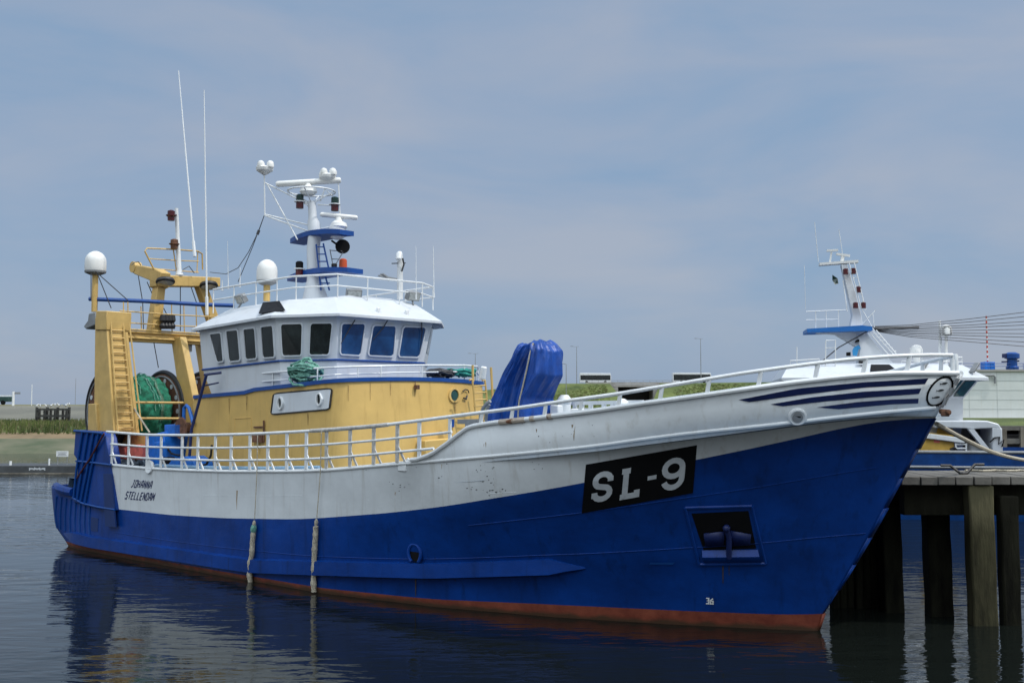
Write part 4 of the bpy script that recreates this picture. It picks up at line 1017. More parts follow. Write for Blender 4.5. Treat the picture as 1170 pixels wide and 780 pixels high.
mb = MB(); pp = [surf(DT, x, y, .06) for x, y in ((527, 447), (530, 445), (533, 446), (534, 449))]; mb.tube(pp, .02, 5); pp = [surf(DT, x, y, .06) for x, y in ((528, 455), (531, 456), (532, 452))]; mb.tube(pp, .03, 5); mb.build('hose', m_dark, deckhouse)
# yellow front ladder
ld = MB()
SL = -11.95
for pl_x in (((536.5, 434), (539.5, 433), (541, 445), (543, 470)), ((551, 434.5), (554, 434), (555.5, 446), (557, 466))):
    ld.tube([at_s(x, y, SL) for x, y in pl_x], .032, 6)
for (y0) in (441, 449, 457, 464): ld.tube([at_s(541.5, y0, SL), at_s(555.5, y0 - 1, SL)], .024, 5)
for pl_x in (((540, 417), (540.5, 436)), ((561, 419.5), (563, 455))): ld.tube([at_s(x, y, SL - .05) for x, y in pl_x], .04, 6)
ld.build('front_ladder', m_yel2, deckhouse)
# rails of the bridge deck
rl = MB(); FR = [(300, 426.5), (330, 424), (355, 421), (383, 419.5), (409, 418.6), (450, 417.6), (482, 417.1), (530, 417.2), (545, 418.5), (570, 421), (590, 422.5)]
MR = [(300, 436), (330, 433.5), (355, 430.5), (383, 428), (450, 425.6), (518, 424.6), (545, 425), (590, 428)]
def planp(x, y, zguess):                          # on the deckhouse edge line, slightly inboard
    best = None
    for i in range(len(planF) - 1):
        a, c = planF[i], planF[i + 1]
        for k in range(12):
            u = k / 12; s = a[0] + (c[0] - a[0]) * u - .06; t = (a[1] + (c[1] - a[1]) * u) * .96
            d = raydir_l(x, y); kk = ((s - CAML.x) * d.x + (-t - CAML.y) * d.y) / (d.x ** 2 + d.y ** 2); p = CAML + d * kk
            e_ = (p.x - s) ** 2 + (p.y + t) ** 2
            if t > -3.3 and (best is None or e_ < best[0]) and not (s < -14.5 and t < 2): best = (e_, Vector((s, -t, p.z)))
    return best[1]
tp = [planp(x, y, 6.3) for x, y in FR]; rl.tube(tp, .032, 7); rl.tube([planp(x, y, 6) for x, y in MR], .025, 6)
for x in (312, 335, 363, 409, 436, 482, 530, 565):
    p = planp(x, interp(x, [q_[0] for q_ in FR], [q_[1] for q_ in FR]), 6); rl.tube([p, Vector((p.x, p.y, zd(p.x, -p.y)))], .022, 5)
rl.build('bridge_deck_rail', m_trim, ship)
# ------------------------------------------------------------------ wheelhouse
def zk(z, s): return z + .04 * (s + 16)
Bp = [(-20.3, 2.97), (-16.0, 3.0), (-14.85, 1.72), (-14.72, -1.85), (-15.75, -3.0), (-20.3, -2.97)]; Tp = [(-20.5, 3.02), (-16.05, 3.18), (-14.66, 1.90), (-14.52, -2.10), (-15.6, -3.2), (-20.5, -3.02)]
mir = lambda pl: pl if len(pl) > 4 else pl + [(s, -t) for s, t in reversed(pl)]
wb = MB(); Lp = [(-19.75, 2.95), (-16.0, 2.97), (-14.87, 1.70), (-14.74, -1.83), (-15.77, -2.98), (-19.75, -2.95)]
wb.loft([[P(s, t, zd(s, t) - .02) for s, t in mir(Lp)], [P(s, t, zk(6.42, s)) for s, t in mir(Bp)], [P(s, t, zk(7.86, s)) for s, t in mir(Tp)]])
wheelhouse = wb.build('wheelhouse', m_wh, ship, ang=12); trim_(wheelhouse); WT = bvh(wheelhouse)
mb = MB(); mb.tube([P(s * 1.0 + (.02 if s > -15 else 0), t * 1.008, zk(6.42, s)) for s, t in mir(Bp)], .032, 8); mb.build('base_band', m_bluet, wheelhouse)
WN = [[(241, 382), (253.6, 380.5), (256.4, 412), (249.5, 413)], [(260, 378.5), (272.8, 377), (275.6, 411), (263.5, 412.4)], [(279.8, 376.6), (292.2, 375), (294.5, 408.7), (282.4, 410)], [(299.6, 373.7), (312.8, 372), (315, 407.3), (302, 408)],
      [(321.3, 370.6), (345.3, 370), (343.9, 405.3), (323.3, 406)], [(355.4, 369.8), (379.4, 369.2), (375.5, 404.5), (353.7, 404.8)],
      [(388.4, 369.8), (415.8, 370), (410.7, 405.3), (384.8, 404)], [(425.7, 372), (451, 372.6), (448.2, 406.5), (420, 405.3)], [(460, 373.5), (485.5, 374.3), (477.8, 407.3), (454.7, 406.8)]]
for i, c in enumerate(WN):
    cc = list(c)
    if i == 6: cc = [(c[0][0] + 1.2, c[0][1]), c[1], c[2], (c[3][0] + 3.2, c[3][1])]
    pane('window', WT, rrect(cc, .10), [m_glass if i < 6 else m_blind, m_wh], wheelhouse, off=.035, rim=1.7, rimoff=.065)
for u0, u1 in ((.12, .45), (.55, .88)):            # port facet, seen edge-on
    mb = MB(); a, c = Tp[3], Tp[4]; b0, b1 = Bp[3], Bp[4]
    def fp(u, v, o_): s = (b0[0] + (b1[0] - b0[0]) * u) * (1 - v) + (a[0] + (c[0] - a[0]) * u) * v; t = (b0[1] + (b1[1] - b0[1]) * u) * (1 - v) + (a[1] + (c[1] - a[1]) * u) * v; return P(s + .72 * o_, t - .69 * o_, zk(6.42 + 1.44 * v, s))
    mb.add([fp(u0, .25, .015), fp(u1, .25, .015), fp(u1, .9, .015), fp(u0, .9, .015)], [(0, 1, 2, 3)]); mb.build('window', m_glass, wheelhouse, smooth=False)
for (xa, ya, xb_, yb_, xc, yc) in ((403, 365, 398, 374, 388, 392), (440, 366, 435, 375, 424, 388), (479, 368, 480, 380, 478, 400)):
    wp = MB(); wp.tube([surf(WT, xa, ya, .12), surf(WT, xb_, yb_, .10), surf(WT, xc, yc, .08)], [.02, .016, .010], 5); wp.build('wiper', m_dark, wheelhouse)
# roof with sloping fascia
Ep = [(-20.7, 3.2), (-16.0, 3.36), (-14.40, 2.0), (-14.26, -2.25), (-15.3, -3.4), (-20.7, -3.2)]; Rp = [(-19.5, 2.45), (-16.55, 2.28), (-15.3, 1.5), (-15.15, -1.9), (-16.0, -2.7), (-19.5, -2.45)]
rf = MB(); inn = Tp
rf.loft([[P(s, t, zk(7.84, s)) for s, t in mir(inn)], [P(s, t, zk(7.72, s)) for s, t in mir(Ep)], [P(s, t, zk(7.80, s)) for s, t in mir(Ep)], [P(s, t, zk(8.42, s)) for s, t in mir(Rp)], [P(s * .93 - 1.25, t * .5, zk(8.56, s)) for s, t in mir(Rp)]])
roof = rf.build('wheelhouse_roof', m_wh, ship, ang=18); trim_(roof); RT = bvh(roof)
q4 = [(302, 347.8), (320.5, 346), (326.4, 356.5), (297.6, 360)]
mb = MB(); g = [surf(RT, x, y, .06) or at_t(x, y, 2.9) for x, y in q4]; g2 = [p + Vector((.0, -.03, .01)) for p in g]; mb.loft([g, g2]); mb.build('air_intake', m_black, roof, smooth=False)
for (x, y) in ((432, 356), (464.5, 358.5)):
    p = surf(RT, x, y, .03); mb = MB(); mb.box(p, (.1, .12, .2)); mb.build('roof_bracket', m_trim, roof, bevel=.02)
def zroof(s): return zk(8.44, s)
def flood(x, y, p_t=None, p_s=None, aim=(1, -.5, -.4), size=(.50, .30)):
    c = at_t(x, y, p_t) if p_t is not None else at_s(x, y, p_s); a = Vector(aim).normalized(); s_ = a.cross(Vector((0, 0, 1))).normalized(); u = s_.cross(a)
    m3 = Matrix((a, s_, u)).transposed(); mb = MB()
    mb.box(c - a * .10, (.20, size[0], size[1]), 0, M4=m3); mb.tube([c - a * .1 - u * .1, Vector((c.x - .05, c.y, c.z - .28))], .035, 6)
    o = mb.build('floodlight', m_grey, roof, bevel=.04); l_ = MB(); l_.box(c + a * .012, (.02, size[0] * .86, size[1] * .78), 0, M4=m3); l_.build('lamp_glass', m_lens, o); return o
# floodlight glass is a sub-sub-part otherwise: keep both at roof level
def flood2(*a_, **k_):
    o = flood(*a_, **k_)
    for ch in list(o.children): ch.parent = roof
    return o
flood2(405, 336.5, p_s=-15.45, aim=(.9, -.45, -.5)); flood2(473.5, 339, p_s=-15.05, aim=(.95, -.1, -.4)); flood2(273, 342.5, p_t=2.45, aim=(-.1, -1, -.6), size=(.44, .3))
# roof rail
rr = MB(); KP = [(-20.4, 2.55), (-18.6, 2.42), (-16.5, 2.2), (-15.3, 1.4), (-15.05, -2.1), (-15.5, -3.05), (-18.6, -2.8), (-20.4, -2.7)]
def rrail(h, k0=0):
    return [P(s, t, zk(8.44, s) + h) for s, t in mir(KP)]
rr.tube(rrail(.72), .034, 7); rr.tube(rrail(.36), .026, 6)
for s, t in [(-20.4, 2.55), (-19.3, 2.48), (-18.2, 2.38), (-17.2, 2.28), (-16.4, 2.13), (-15.3, 1.35), (-15.2, .2), (-15.1, -1.1), (-15.05, -2.1), (-15.5, -3.05), (-16.8, -2.95), (-18.2, -2.82), (-20.4, -2.7)]: rr.tube([P(s, t, zk(8.35, s)), P(s, t, zk(9.16, s))], .024, 6)
rr.build('roof_rail', m_trim, roof)
# exhaust / vent post on the roof, front right
mb = MB(); p = at_s(457, 342, -15.9); q = at_s(457, 293, -15.9); mb.tube([p, q, q + Vector((.03, -.05, .08)), q + Vector((.1, -.14, .04)), q + Vector((.12, -.17, -.12))], .105, 12); mb.build('vent_post', m_trim, roof)
mb = MB(); a = at_s(448, 301, -15.9); b_ = at_s(463, 300.5, -15.9); mb.bar(a, b_, .05, .03); mb.tube([at_s(460, 295, -15.7), at_s(461.5, 302, -15.7), at_s(459, 310, -15.7)], .03, 6); mb.build('post_bracket', m_dark, roof)
mb = MB(); a = at_s(433, 315, -15.8); b_ = at_s(453, 319, -15.8); mb.bar(a, b_, .10, .05); mb.bar(at_s(436, 313, -15.8), at_s(446, 320, -15.8), .16, .05); mb.build('roof_spotlight', m_grey, roof)
def whip(x0, y0, x1, y1, t, r=.022, name='whip_antenna', par=None, m=m_trim):
    a = at_t(x0, y0, t); b_ = at_t(x1, y1, t); mb = MB(); mb.tube([a, a.lerp(b_, .08), a.lerp(b_, .081), a.lerp(b_, .5), b_], [r * 1.7, r * 1.7, r, r * .8, r * .45], 6); return mb.build(name, m, par or ship)
whip(222.5, 293, 204, 81, 1.5, .036); whip(236.5, 360, 233.2, 103, 1.5, .036)
whip(475.5, 342, 475.3, 281, -1.5, .016); whip(496, 340, 495, 281, -3.0, .018); whip(261, 330, 260, 275, 2.0, .018); whip(274, 328, 274.5, 306, 2.0, .022); whip(254, 332, 254, 320, 2.1, .03)
def dome(x, y0, y1, w_px, t, post, name='radome', par=None, stalk=m_yel2):
    c0 = at_t(x, y1, t); c1 = at_t(x, y0, t); wv = (at_t(x + w_px / 2, y1, t) - at_t(x - w_px / 2, y1, t)); dpx = (at_Y(x + w_px / 2, y1, (OO + U * c0.x - V * c0.y).y) - at_Y(x - w_px / 2, y1, (OO + U * c0.x - V * c0.y).y)).length / 2
    h = c1.z - c0.z; r = dpx; pr = [(r * .55, -.16), (r * .9, -.10), (r * .97, 0), (r, .06), (r, h * .45)] + [(r * math.cos(R(a)), h * .45 + h * .55 * math.sin(R(a))) for a in (18, 36, 54, 70, 82)]
    mb = MB(); mb.lathe(c0, pr, 26); o = mb.build(name, m_dome, par or ship, ang=40)
    pb = at_t(post[0], post[1], t); mb = MB(); mb.tube([Vector((c0.x, c0.y, pb.z)), c0 + Vector((0, 0, -.1))], .11, 10); mb.build('dome_post', stalk, o)
    mb = MB(); mb.lathe(c0, [(r * .5, -.17), (r * .98, -.09), (r * 1.01, -.02), (r * .9, 0)], 24); mb.build('dome_base', m_grey, o); return o
dome(109, 287, 309, 23.5, 3.5, (109, 356)); dome(305, 296.5, 320, 23.5, 1.7, (305, 344))
# ------------------------------------------------------------------ signal mast
YM = (OO + U * -17.6).y
def mp_(x, y): return at_Y(x, y, YM)
mast = empty('signal_mast', (0, 0, 0)); mast.parent = ship
mb = MB(); prof = [(345, 360.8, 16), (320, 358.8, 8.2), (300, 358.3, 7.6), (283, 358, 7.4), (270, 359.5, 7.6), (254, 358.5, 7.2), (248, 357.3, 4.8), (230, 356.2, 4.6)]
rgs = []
for (y, x, hw) in prof:
    c = mp_(x, y); r = (mp_(x + hw, y) - mp_(x - hw, y)).length / 2; rgs.append([c + Vector((r * math.cos(2 * math.pi * j / 16), r * math.sin(2 * math.pi * j / 16), 0)) for j in range(16)])
mb.loft(rgs); mb.build('trunk', m_wh, mast, ang=50)
for (ya, s0, s1, z, hw) in ((0, -19.3, -16.05, 9.46, .55), (0, -19.2, -16.5, 10.78, .5)):
    mb = MB(); n = 14; o_ = [P(s0 + (s1 - s0) * i / n, hw * math.sin(math.pi * (.12 + .76 * i / n)) ** .5, z + .12 * math.sin(math.pi * i / n * .9)) for i in range(n + 1)]
    pl2 = o_ + [Vector((p.x, -p.y, p.z)) for p in reversed(o_)]
    mb.loft([[p + Vector((0, 0, -.08)) for p in pl2], [p + Vector((0, 0, .08)) for p in pl2]]); mb.build('platform', m_bluet, mast)
mb = MB()
for (a, b_) in (((363.5, 281), (369, 333)), ((371.5, 280), (379.5, 317)), ((374, 318), (378.5, 333))): mb.tube([mp_(*a) + Vector((.25, -.28, 0)), mp_(*b_) + Vector((.25, -.28, 0))], .03, 6)
for i in range(6):
    y = 284 + i * 8.2; xa = 363.5 + (y - 281) * .106; xb_ = 371.5 + (y - 281) * .19; mb.tube([mp_(xa, y) + Vector((.25, -.28, 0)), mp_(min(xb_, 379), y) + Vector((.25, -.28, 0))], .022, 5)
mb.build('mast_ladder', m_bluet, mast)
def radar(x0, y0, x1, y1, yb, rr_=.105):
    a = mp_(x0, y0); b_ = mp_(x1, y1); mb = MB(); d = (b_ - a).normalized()
    mb.tube([a, a + d * .06, b_ - d * .06, b_], [rr_ * .7, rr_, rr_, rr_ * .7], 10); c = (a + b_) / 2; cb = mp_((x0 + x1) / 2 + 1, yb)
    mb.lathe(Vector((c.x, c.y, cb.z)), [(.22, -.02), (.30, .08), (.27, .2), (.14, .27), (.10, c.z - cb.z - rr_ * .5)], 18); return mb.build('radar', m_dome, mast)
radar(315.5, 210.5, 389.5, 206, 222); radar(366, 245, 408.5, 249, 262, .085)
mb = MB(); c = mp_(385.5, 262); mb.lathe(c, [(.1, -.35), (.24, -.28), (.28, -.1), (.28, .05), (.22, .2), (.1, .3), (.06, .36)], 18); mb.build('radar_pedestal', m_dome, mast)
mb = MB(); c = mp_(356, 217.5); rad = .8
mb.tube([mp_(356, 219) + Vector((rad * math.cos(2 * math.pi * i / 28), rad * math.sin(2 * math.pi * i / 28), 0)) for i in range(28)], .028, 6, closed=True)
for k in range(4):
    a = 2 * math.pi * k / 4 + .6; mb.tube([mp_(356, 219) + Vector((rad * math.cos(a), rad * math.sin(a), 0)), mp_(356.5, 233)], .022, 5)
mb.build('antenna_ring', m_trim, mast)
mb = MB()
for pl_x in (((303, 209), (327, 221), (345, 230), (352, 235)), ((305, 210), (340, 274)), ((303, 245), (352, 257)), ((302, 246), (352, 264)), ((363, 234), (383, 234.5)), ((338, 231), (352, 232)), ((302, 200), (302.5, 246)), ((386.5, 205), (388.5, 248)), ((366, 230), (371, 216), (380, 224)), ((362, 262), (386, 258))): mb.tube([mp_(*q_) for q_ in pl_x], .026, 6)
mb.build('spreader', m_trim, mast)
for (cx, cy) in ((302.3, 193.5), (374, 202)):
    mb = MB(); c = mp_(cx, cy); mb.lathe(c, [(.05, -.2), (.28, -.05), (.3, .04), (.2, .1)], 14)
    for (dx, dy, dz) in ((-.26, 0, .1), (.26, .05, .1), (0, -.15, .14), (.02, .22, .2)): mb.lathe(c + Vector((dx, dy, dz)), [(.12, -.06), (.125, .03), (.1, .1), (.04, .135)], 12)
    mb.build('antenna_cluster', m_dome, mast)
def navlight(x, y0, y1, m1, m2, w_=.13):
    a = mp_(x, y1); b_ = mp_(x, y0); h = b_.z - a.z; mb = MB(); mb.lathe(a, [(w_, 0), (w_, h * .42), (w_ * 1.15, h * .45), (w_ * 1.15, h * .5)], 12); o = mb.build('signal_lamp', m2, mast)
    mb = MB(); mb.lathe(a, [(w_, h * .5), (w_, h * .92), (w_ * .6, h)], 12); mb.build('lens', m1, mast); mb = MB(); mb.lathe(a, [(w_ * 1.5, h * .44), (w_ * 1.5, h * .5)], 12); mb.build('lamp_tray', m_trim, mast)
navlight(342.5, 222, 238, m_lgrn, m_lred); navlight(382.5, 225, 241, m_lgrn, m_lred); navlight(342, 298.5, 315, m_black, m_lred)
mb = MB(); mb.lathe(mp_(392, 307), [(.13, 0), (.14, .1), (.13, .3), (.08, .34)], 12); mb.build('warning_lamp', m_orange, mast)
mb = MB(); mb.lathe(mp_(381.8, 307), [(.09, 0), (.1, .16), (.06, .18)], 10); mb.build('small_lamp', m_dark, mast)
mb = MB(); c = mp_(391.5, 281.5); ax = Vector((.8, -.6, 0)); mb.lathe(c - ax * .1, [(.24, .1), (.25, .08), (.12, -.12), (.07, -.4)], 18, axis=ax); mb.tube([c - ax * .4, mp_(379, 275)], .035, 6); mb.build('horn', m_black, mast)
mb = MB()
for pl_x in (((377, 285), (381, 306)), ((392, 288), (381, 306)), ((377, 286), (391, 287)), ((379, 296), (387, 296))): mb.tube([mp_(*q_) for q_ in pl_x], .016, 5)
mb.build('lamp_stay', m_grey, mast)
mb = MB()
mb.tube([mp_(302, 246), at_Y(296, 263, YM + .5), at_Y(284, 288, YM + 2), at_Y(272, 306, YM + 3.5), at_Y(258, 313, YM + 5), at_Y(240, 311, YM + 6)], .014, 5); mb.tube([mp_(302, 246), at_Y(289, 281, YM + 1), at_Y(272, 322, YM + 2)], .014, 5)
mb.tube([at_Y(296, 263, YM + .5), at_Y(294, 268, YM + .5)], .05, 6)
mb.build('aerial_wire', m_brope, mast)
# ------------------------------------------------------------------ stern gantry
gan = empty('stern_gantry', (0, 0, 0)); gan.parent = ship
def leg(top, bot, t0, w0, t1, w1, name='gantry_leg', m=m_yel2):
    """top/bot: (aft picture point, fore picture point) on the outer face t0 (top), t1 (bottom)"""
    rg = []
    for (pr, t_, w_) in ((top, t0, w0), (bot, t1, w1)):
        a = at_t(*pr[0], t_); b_ = at_t(*pr[1], t_); z = (a.z + b_.z) / 2; a.z = z; b_.z = z; rg.append([a, b_, b_ + Vector((0, w_, 0)), a + Vector((0, w_, 0))])
    mb = MB(); mb.loft(rg); return mb.build(name, m, gan, bevel=.03)
lg = leg(((108.5, 362), (121, 362)), ((107, 495), (129.5, 495)), 4.15, .78, 4.15, 1.0)
leg(((100.5, 461), (109, 461)), ((100, 495), (111, 495)), 4.25, .8, 4.25, .8, 'leg_foot')
hd = MB(); a = at_t(109.5, 355, 4.2); b_ = at_t(122, 355, 4.2); c = at_t(121, 377, 4.2); d = at_t(108.5, 377, 4.2); hd.prism([a, b_, c, d], (0, .95, 0)); hd.build('gantry_head', m_yel2, gan, bevel=.03)
hd = MB(); hd.prism([at_t(x, y, 4.1) for x, y in ((109, 356), (101, 358), (100, 366), (95, 373), (98, 376), (109, 371))], (0, .7, 0)); hd.build('block_housing', m_grey, gan, bevel=.04)
lad = MB()
def lp(u, v): # on the forward face of the starboard leg
    t_ = 4.02 - u * (.62 + .2 * v); b0 = at_t(121, 366, 4.15); b1 = at_t(129.5, 495, 4.15); p = b0.lerp(b1, v); return Vector((p.x + .09, -t_, p.z))
lad.tube([lp(0, 0), lp(0, 1)], .03, 6); lad.tube([lp(.75, 0), lp(.75, 1)], .03, 6)
for i in range(15): lad.tube([lp(0, i / 15 + .02), lp(.75, i / 15 + .02)], .024, 5)
lad.tube([lp(1.0, .02) + Vector((.15, 0, 0)), lp(1.0, .98) + Vector((.15, 0, 0))], .028, 6); lad.build('gantry_ladder', m_yel2, gan)
leg(((195, 385), (206, 385)), ((210, 492), (228, 492)), .95, .27, .95, .30)
leg(((221, 385), (232, 385)), ((238, 492), (256, 492)), -.35, .27, -.35, .30)
leg(((108.5, 362), (121, 362)), ((107, 495), (129.5, 495)), -3.4, .78, -3.4, 1.0) if False else None
mb = MB(); mb.prism([P(-26.1, -3.3, z) for z in (7.6,)] + [P(-25.4, -3.3, 7.6), P(-24.6, -3.3, 2.4), P(-26.2, -3.3, 2.4)], (0, .8, 0)); mb.build('gantry_leg', m_yel2, gan, bevel=.03)
SG = -25.75
mb = MB(); mb.box((SG, 0, 7.6), (.42, 7.2, .34)); mb.tube([(SG + .24, -3.2, 7.78), (SG + .24, 3.3, 7.78)], .05, 7); mb.tube([(SG + .26, -3.2, 7.56), (SG + .26, 3.3, 7.56)], .04, 7); mb.tube([(SG + .28, -3.4, 7.86), (SG + .28, 3.3, 7.86)], .035, 6); mb.build('gantry_beam', m_yel2, gan, bevel=.03)
hb_ = MB(); p = at_s(143, 389, SG); hb_.box(p + Vector((0, -.1, 0)), (.3, .45, .12)); p = at_s(216, 393, SG); hb_.box(p + Vector((0, 0, -.05)), (.16, .2, .5)); hb_.build('hanging_block', m_grey, gan, bevel=.03)
mb = MB(); mb.prism([at_t(x, y, 3.15) for x, y in ((122, 494), (168, 496), (168, 530), (122, 528))], (0, .6, 0)); mb.build('gantry_base', m_yel2, gan, bevel=.03)
# upper frame
SU = -25.6
def ul(tx, ty, bx, by, s0=SU, w_=.42, d_=.4):
    rg = []
    for (x0, x1, y, ds) in ((tx[0], tx[1], ty, .10), (bx[0], bx[1], by, -.1)):
        a = at_s(x0, y, s0); b_ = at_s(x1, y, s0); b_.z = a.z; rg.append([a, b_, b_ + Vector((-d_, 0, 0)), a + Vector((-d_, 0, 0))])
    mb = MB(); mb.loft(rg); return mb.build('upper_leg', m_yel2, gan, bevel=.03)
ul((181, 190), 322, (172.5, 184.5), 380); ul((226, 236), 322, (246, 257), 380)
mb = MB(); a = at_s(178.5, 313.5, SU); b_ = at_s(252, 317, SU); mb.prism([a, b_, at_s(252, 327.5, SU), at_s(196, 327, SU), at_s(188, 331, SU), at_s(178.5, 327, SU)], (-.5, 0, 0)); mb.build('upper_beam', m_yel2, gan, bevel=.03)
tA = -a.y
mb = MB(); mb.prism([at_t(x, y, tA) for x, y in ((148.5, 303.5), (152, 302), (176, 306.5), (184, 311), (181, 327), (176, 322.5), (153, 313), (148.5, 309))], (0, .42, 0)); mb.build('upper_arm', m_yel2, gan, bevel=.03)
mb = MB(); mb.lathe(at_t(151, 305, tA + .02), [(.22, 0), (.22, .3)], 14, axis=(0, 1, 0)); mb.build('arm_sheave', m_yel2, gan)
for x, y in ((189, 322), (238.5, 326.5)):
    c = at_s(x, y, SU + .25); mb = MB(); mb.lathe(c, [(.1, .16), (.32, .10), (.36, 0), (.32, -.06)], 16, axis=(-.25, .1, 1)); mb.build('work_lamp', m_dark, gan)
    mb = MB(); mb.lathe(c, [(.30, -.065), (.01, -.09)], 16, axis=(-.25, .1, 1)); mb.build('lamp_glass', m_lens, gan)
mb = MB()
mb.tube([at_s(176, 308, SU - .2), at_s(165.5, 287, SU - .2), at_s(168, 283.5, SU - .2), at_s(200, 285, SU - .2), at_s(226, 287, SU - .2), at_s(231, 290, SU - .4), at_s(231.5, 308, SU - .5)], .03, 6)
mb.tube([at_s(170, 295.5, SU - .2), at_s(200, 297.5, SU - .2), at_s(227, 298.5, SU - .3)], .022, 6); mb.tube([at_s(183, 307.5, SU - .2), at_s(200, 309, SU - .2), at_s(227, 311, SU - .3)], .022, 6); mb.tube([at_s(198, 285, SU - .2), at_s(202, 312, SU - .2)], .022, 6); mb.tube([at_s(226, 287, SU - .3), at_s(225, 312, SU - .3)], .022, 6)
mb.build('upper_railing', m_yel2, gan)
mb = MB(); a = at_s(205, 314, SU - .1); b_ = at_s(201.5, 238, SU - .1); mb.tube([a, a.lerp(b_, .08), b_], [.16, .09, .07], 10); mb.build('light_pole', m_trim, gan)
for (x, y0, y1, m_) in ((195.5, 240, 252, m_lred), (199, 273, 284, m_rust)):
    a = at_s(x, y1, SU); b_ = at_s(x, y0, SU); h = b_.z - a.z; mb = MB(); mb.lathe(a, [(.13, 0), (.14, h * .35), (.2, h * .45), (.2, h * .52), (.14, h * .55), (.14, h * .9), (.06, h)], 12); mb.tube([a + Vector((0, 0, h * .5)), at_s(202, (y0 + y1) / 2, SU)], .03, 5); mb.build('stern_light', m_, gan)
mb = MB(); mb.tube([at_t(102, 341.5, 3.6), at_s(165, 344, -25.2), at_s(232, 348, -24.2), at_s(268, 349, -23.5)], .075, 8); mb.build('boom', m_bluet, gan)
# platform rails
mb = MB(); SP = -25.5
for yy in ((355, 359, 362), (368, 371.5, 374)): mb.tube([at_s(137, yy[0], SP), at_s(190, yy[1], SP), at_s(246, yy[2], SP)], .026, 6)
for x, ya, yb in ((146, 345, 378), (141, 345, 378), (161, 350, 378), (196, 348, 380), (210, 349, 380), (224, 350, 380), (238, 352, 382)): mb.tube([at_s(x, ya, SP), at_s(x + .6, yb, SP)], .022, 5)
mb.build('platform_rail', m_yel2, gan)
mb = MB()
for i in range(4): mb.lathe(at_s(186 + i * 3.6, 369, SP + .1), [(.10, -.22), (.13, -.1), (.07, 0), (.13, .1), (.10, .3)], 10)
mb.build('block_row', m_dark, gan)
mb = MB()
for pl_x, s_ in ((((109, 310), (146, 343)), -25.6), (((158, 315), (163, 345), (164, 378)), -25.8), (((206, 325), (206, 378)), -26), (((218, 327), (226, 350)), -26), (((168, 322), (174, 336)), -26), (((187, 352), (196, 370)), -25.5), (((175, 387), (181, 420)), -25.8), (((104, 312), (104, 342)), -26.3), (((111, 312), (127, 352)), -25.9), (((150, 303), (153, 300), (158, 299), (161, 303)), -26.4), (((209, 308), (216, 304), (222, 312)), -25.5)): mb.tube([at_s(*q_, s_) for q_ in pl_x], .018, 5)
mb.build('rigging_wire', m_brope, gan)
mb = MB()
for yy in (460, 478): mb.tube([at_s(146, yy - .5, -24.6), at_s(210, yy, -24.6)], .045, 7)
mb.build('guard_rail', m_yel2, gan)
# ------------------------------------------------------------------ net drum
dr = empty('net_drum', (0, 0, 0)); dr.parent = ship
DS, DZ = -26.25, 4.85
for tt in (3.2, .95, -.75):
    mb = MB(); mb.lathe(P(DS, tt, DZ), [(.3, -.06), (1.38, -.05), (1.46, -.04), (1.5, 0), (1.46, .04), (1.38, .05), (.3, .06)], 48, axis=(0, 1, 0)); f_ = mb.build('flange', m_rust, dr)
    mb = MB(); mb.tube([P(DS + 1.5 * math.cos(2 * math.pi * i / 48), tt, DZ + 1.5 * math.sin(2 * math.pi * i / 48)) for i in range(48)], .085, 8, closed=True); mb.build('rim', m_dark, f_)
    mb = MB(); mb.tube([P(DS + 1.33 * math.cos(2 * math.pi * i / 48), tt + .07, DZ + 1.33 * math.sin(2 * math.pi * i / 48)) for i in range(48)], .035, 6, closed=True); mb.build('inner_ring', m_grey, f_)
    for i in range(14):
        a = 2 * math.pi * i / 14; mb = MB(); mb.lathe(P(DS + 1.18 * math.cos(a), tt + .065, DZ + 1.18 * math.sin(a)), [(.09, -.005), (.09, .012)], 10, axis=(0, -1, 0)); mb.build('flange_hole', m_lett, f_)
mb = MB(); mb.lathe(P(DS, 3.4, DZ), [(.32, 0), (.32, 4.6)], 20, axis=(0, 1, 0)); mb.build('axle', m_rust, dr)
mb = MB(); mb.prism([P(DS - .9, 3.52, 2.2), P(DS + .9, 3.52, 2.2), P(DS + .35, 3.52, 5.2), P(DS - .35, 3.52, 5.2)], (0, .2, 0)); mb.build('bearing_stand', m_yel2, dr, bevel=.03)
mb = MB(); mb.prism([P(DS - .9, -1.0, 2.2), P(DS + .9, -1.0, 2.2), P(DS + .35, -1.0, 5.2), P(DS - .35, -1.0, 5.2)], (0, .2, 0)); mb.build('bearing_stand', m_yel2, dr, bevel=.03)
# deck machinery behind the rail
wn = empty('trawl_winch', (0, 0, 0)); wn.parent = ship
TWN = 3.55
def blk(name, pts_px, t_, depth, m, bev=.03): mb = MB(); mb.prism([at_t(x, y, t_) for x, y in pts_px], (0, depth, 0)); return mb.build(name, m, wn, bevel=bev)
blk('winch_housing', ((166, 498), (186, 493), (190, 520), (188, 535), (165, 535)), 3.5, 1.0, m_mach); blk('control_box', ((187.5, 485), (206, 484), (206, 496.5), (187.5, 497)), 3.3, .5, m_mach)
blk('gear_cover', ((192, 530), (196, 525), (212, 521), (221, 526), (223, 537), (192, 537)), 3.9, .7, m_mach); blk('motor', ((185, 522), (191, 522), (191, 535), (185, 535)), 3.75, .3, m_black)
blk('winch_frame', ((176, 505), (184, 504), (186, 532), (177, 532)), 3.7, .2, m_mach)
mb = MB(); mb.lathe(at_t(215, 489, 3.0), [(.35, -.3), (.38, -.26), (.2, -.2), (.2, .2), (.38, .26), (.35, .3)], 18, axis=(0, 1, 0)); mb.build('cable_drum', m_rust, wn)
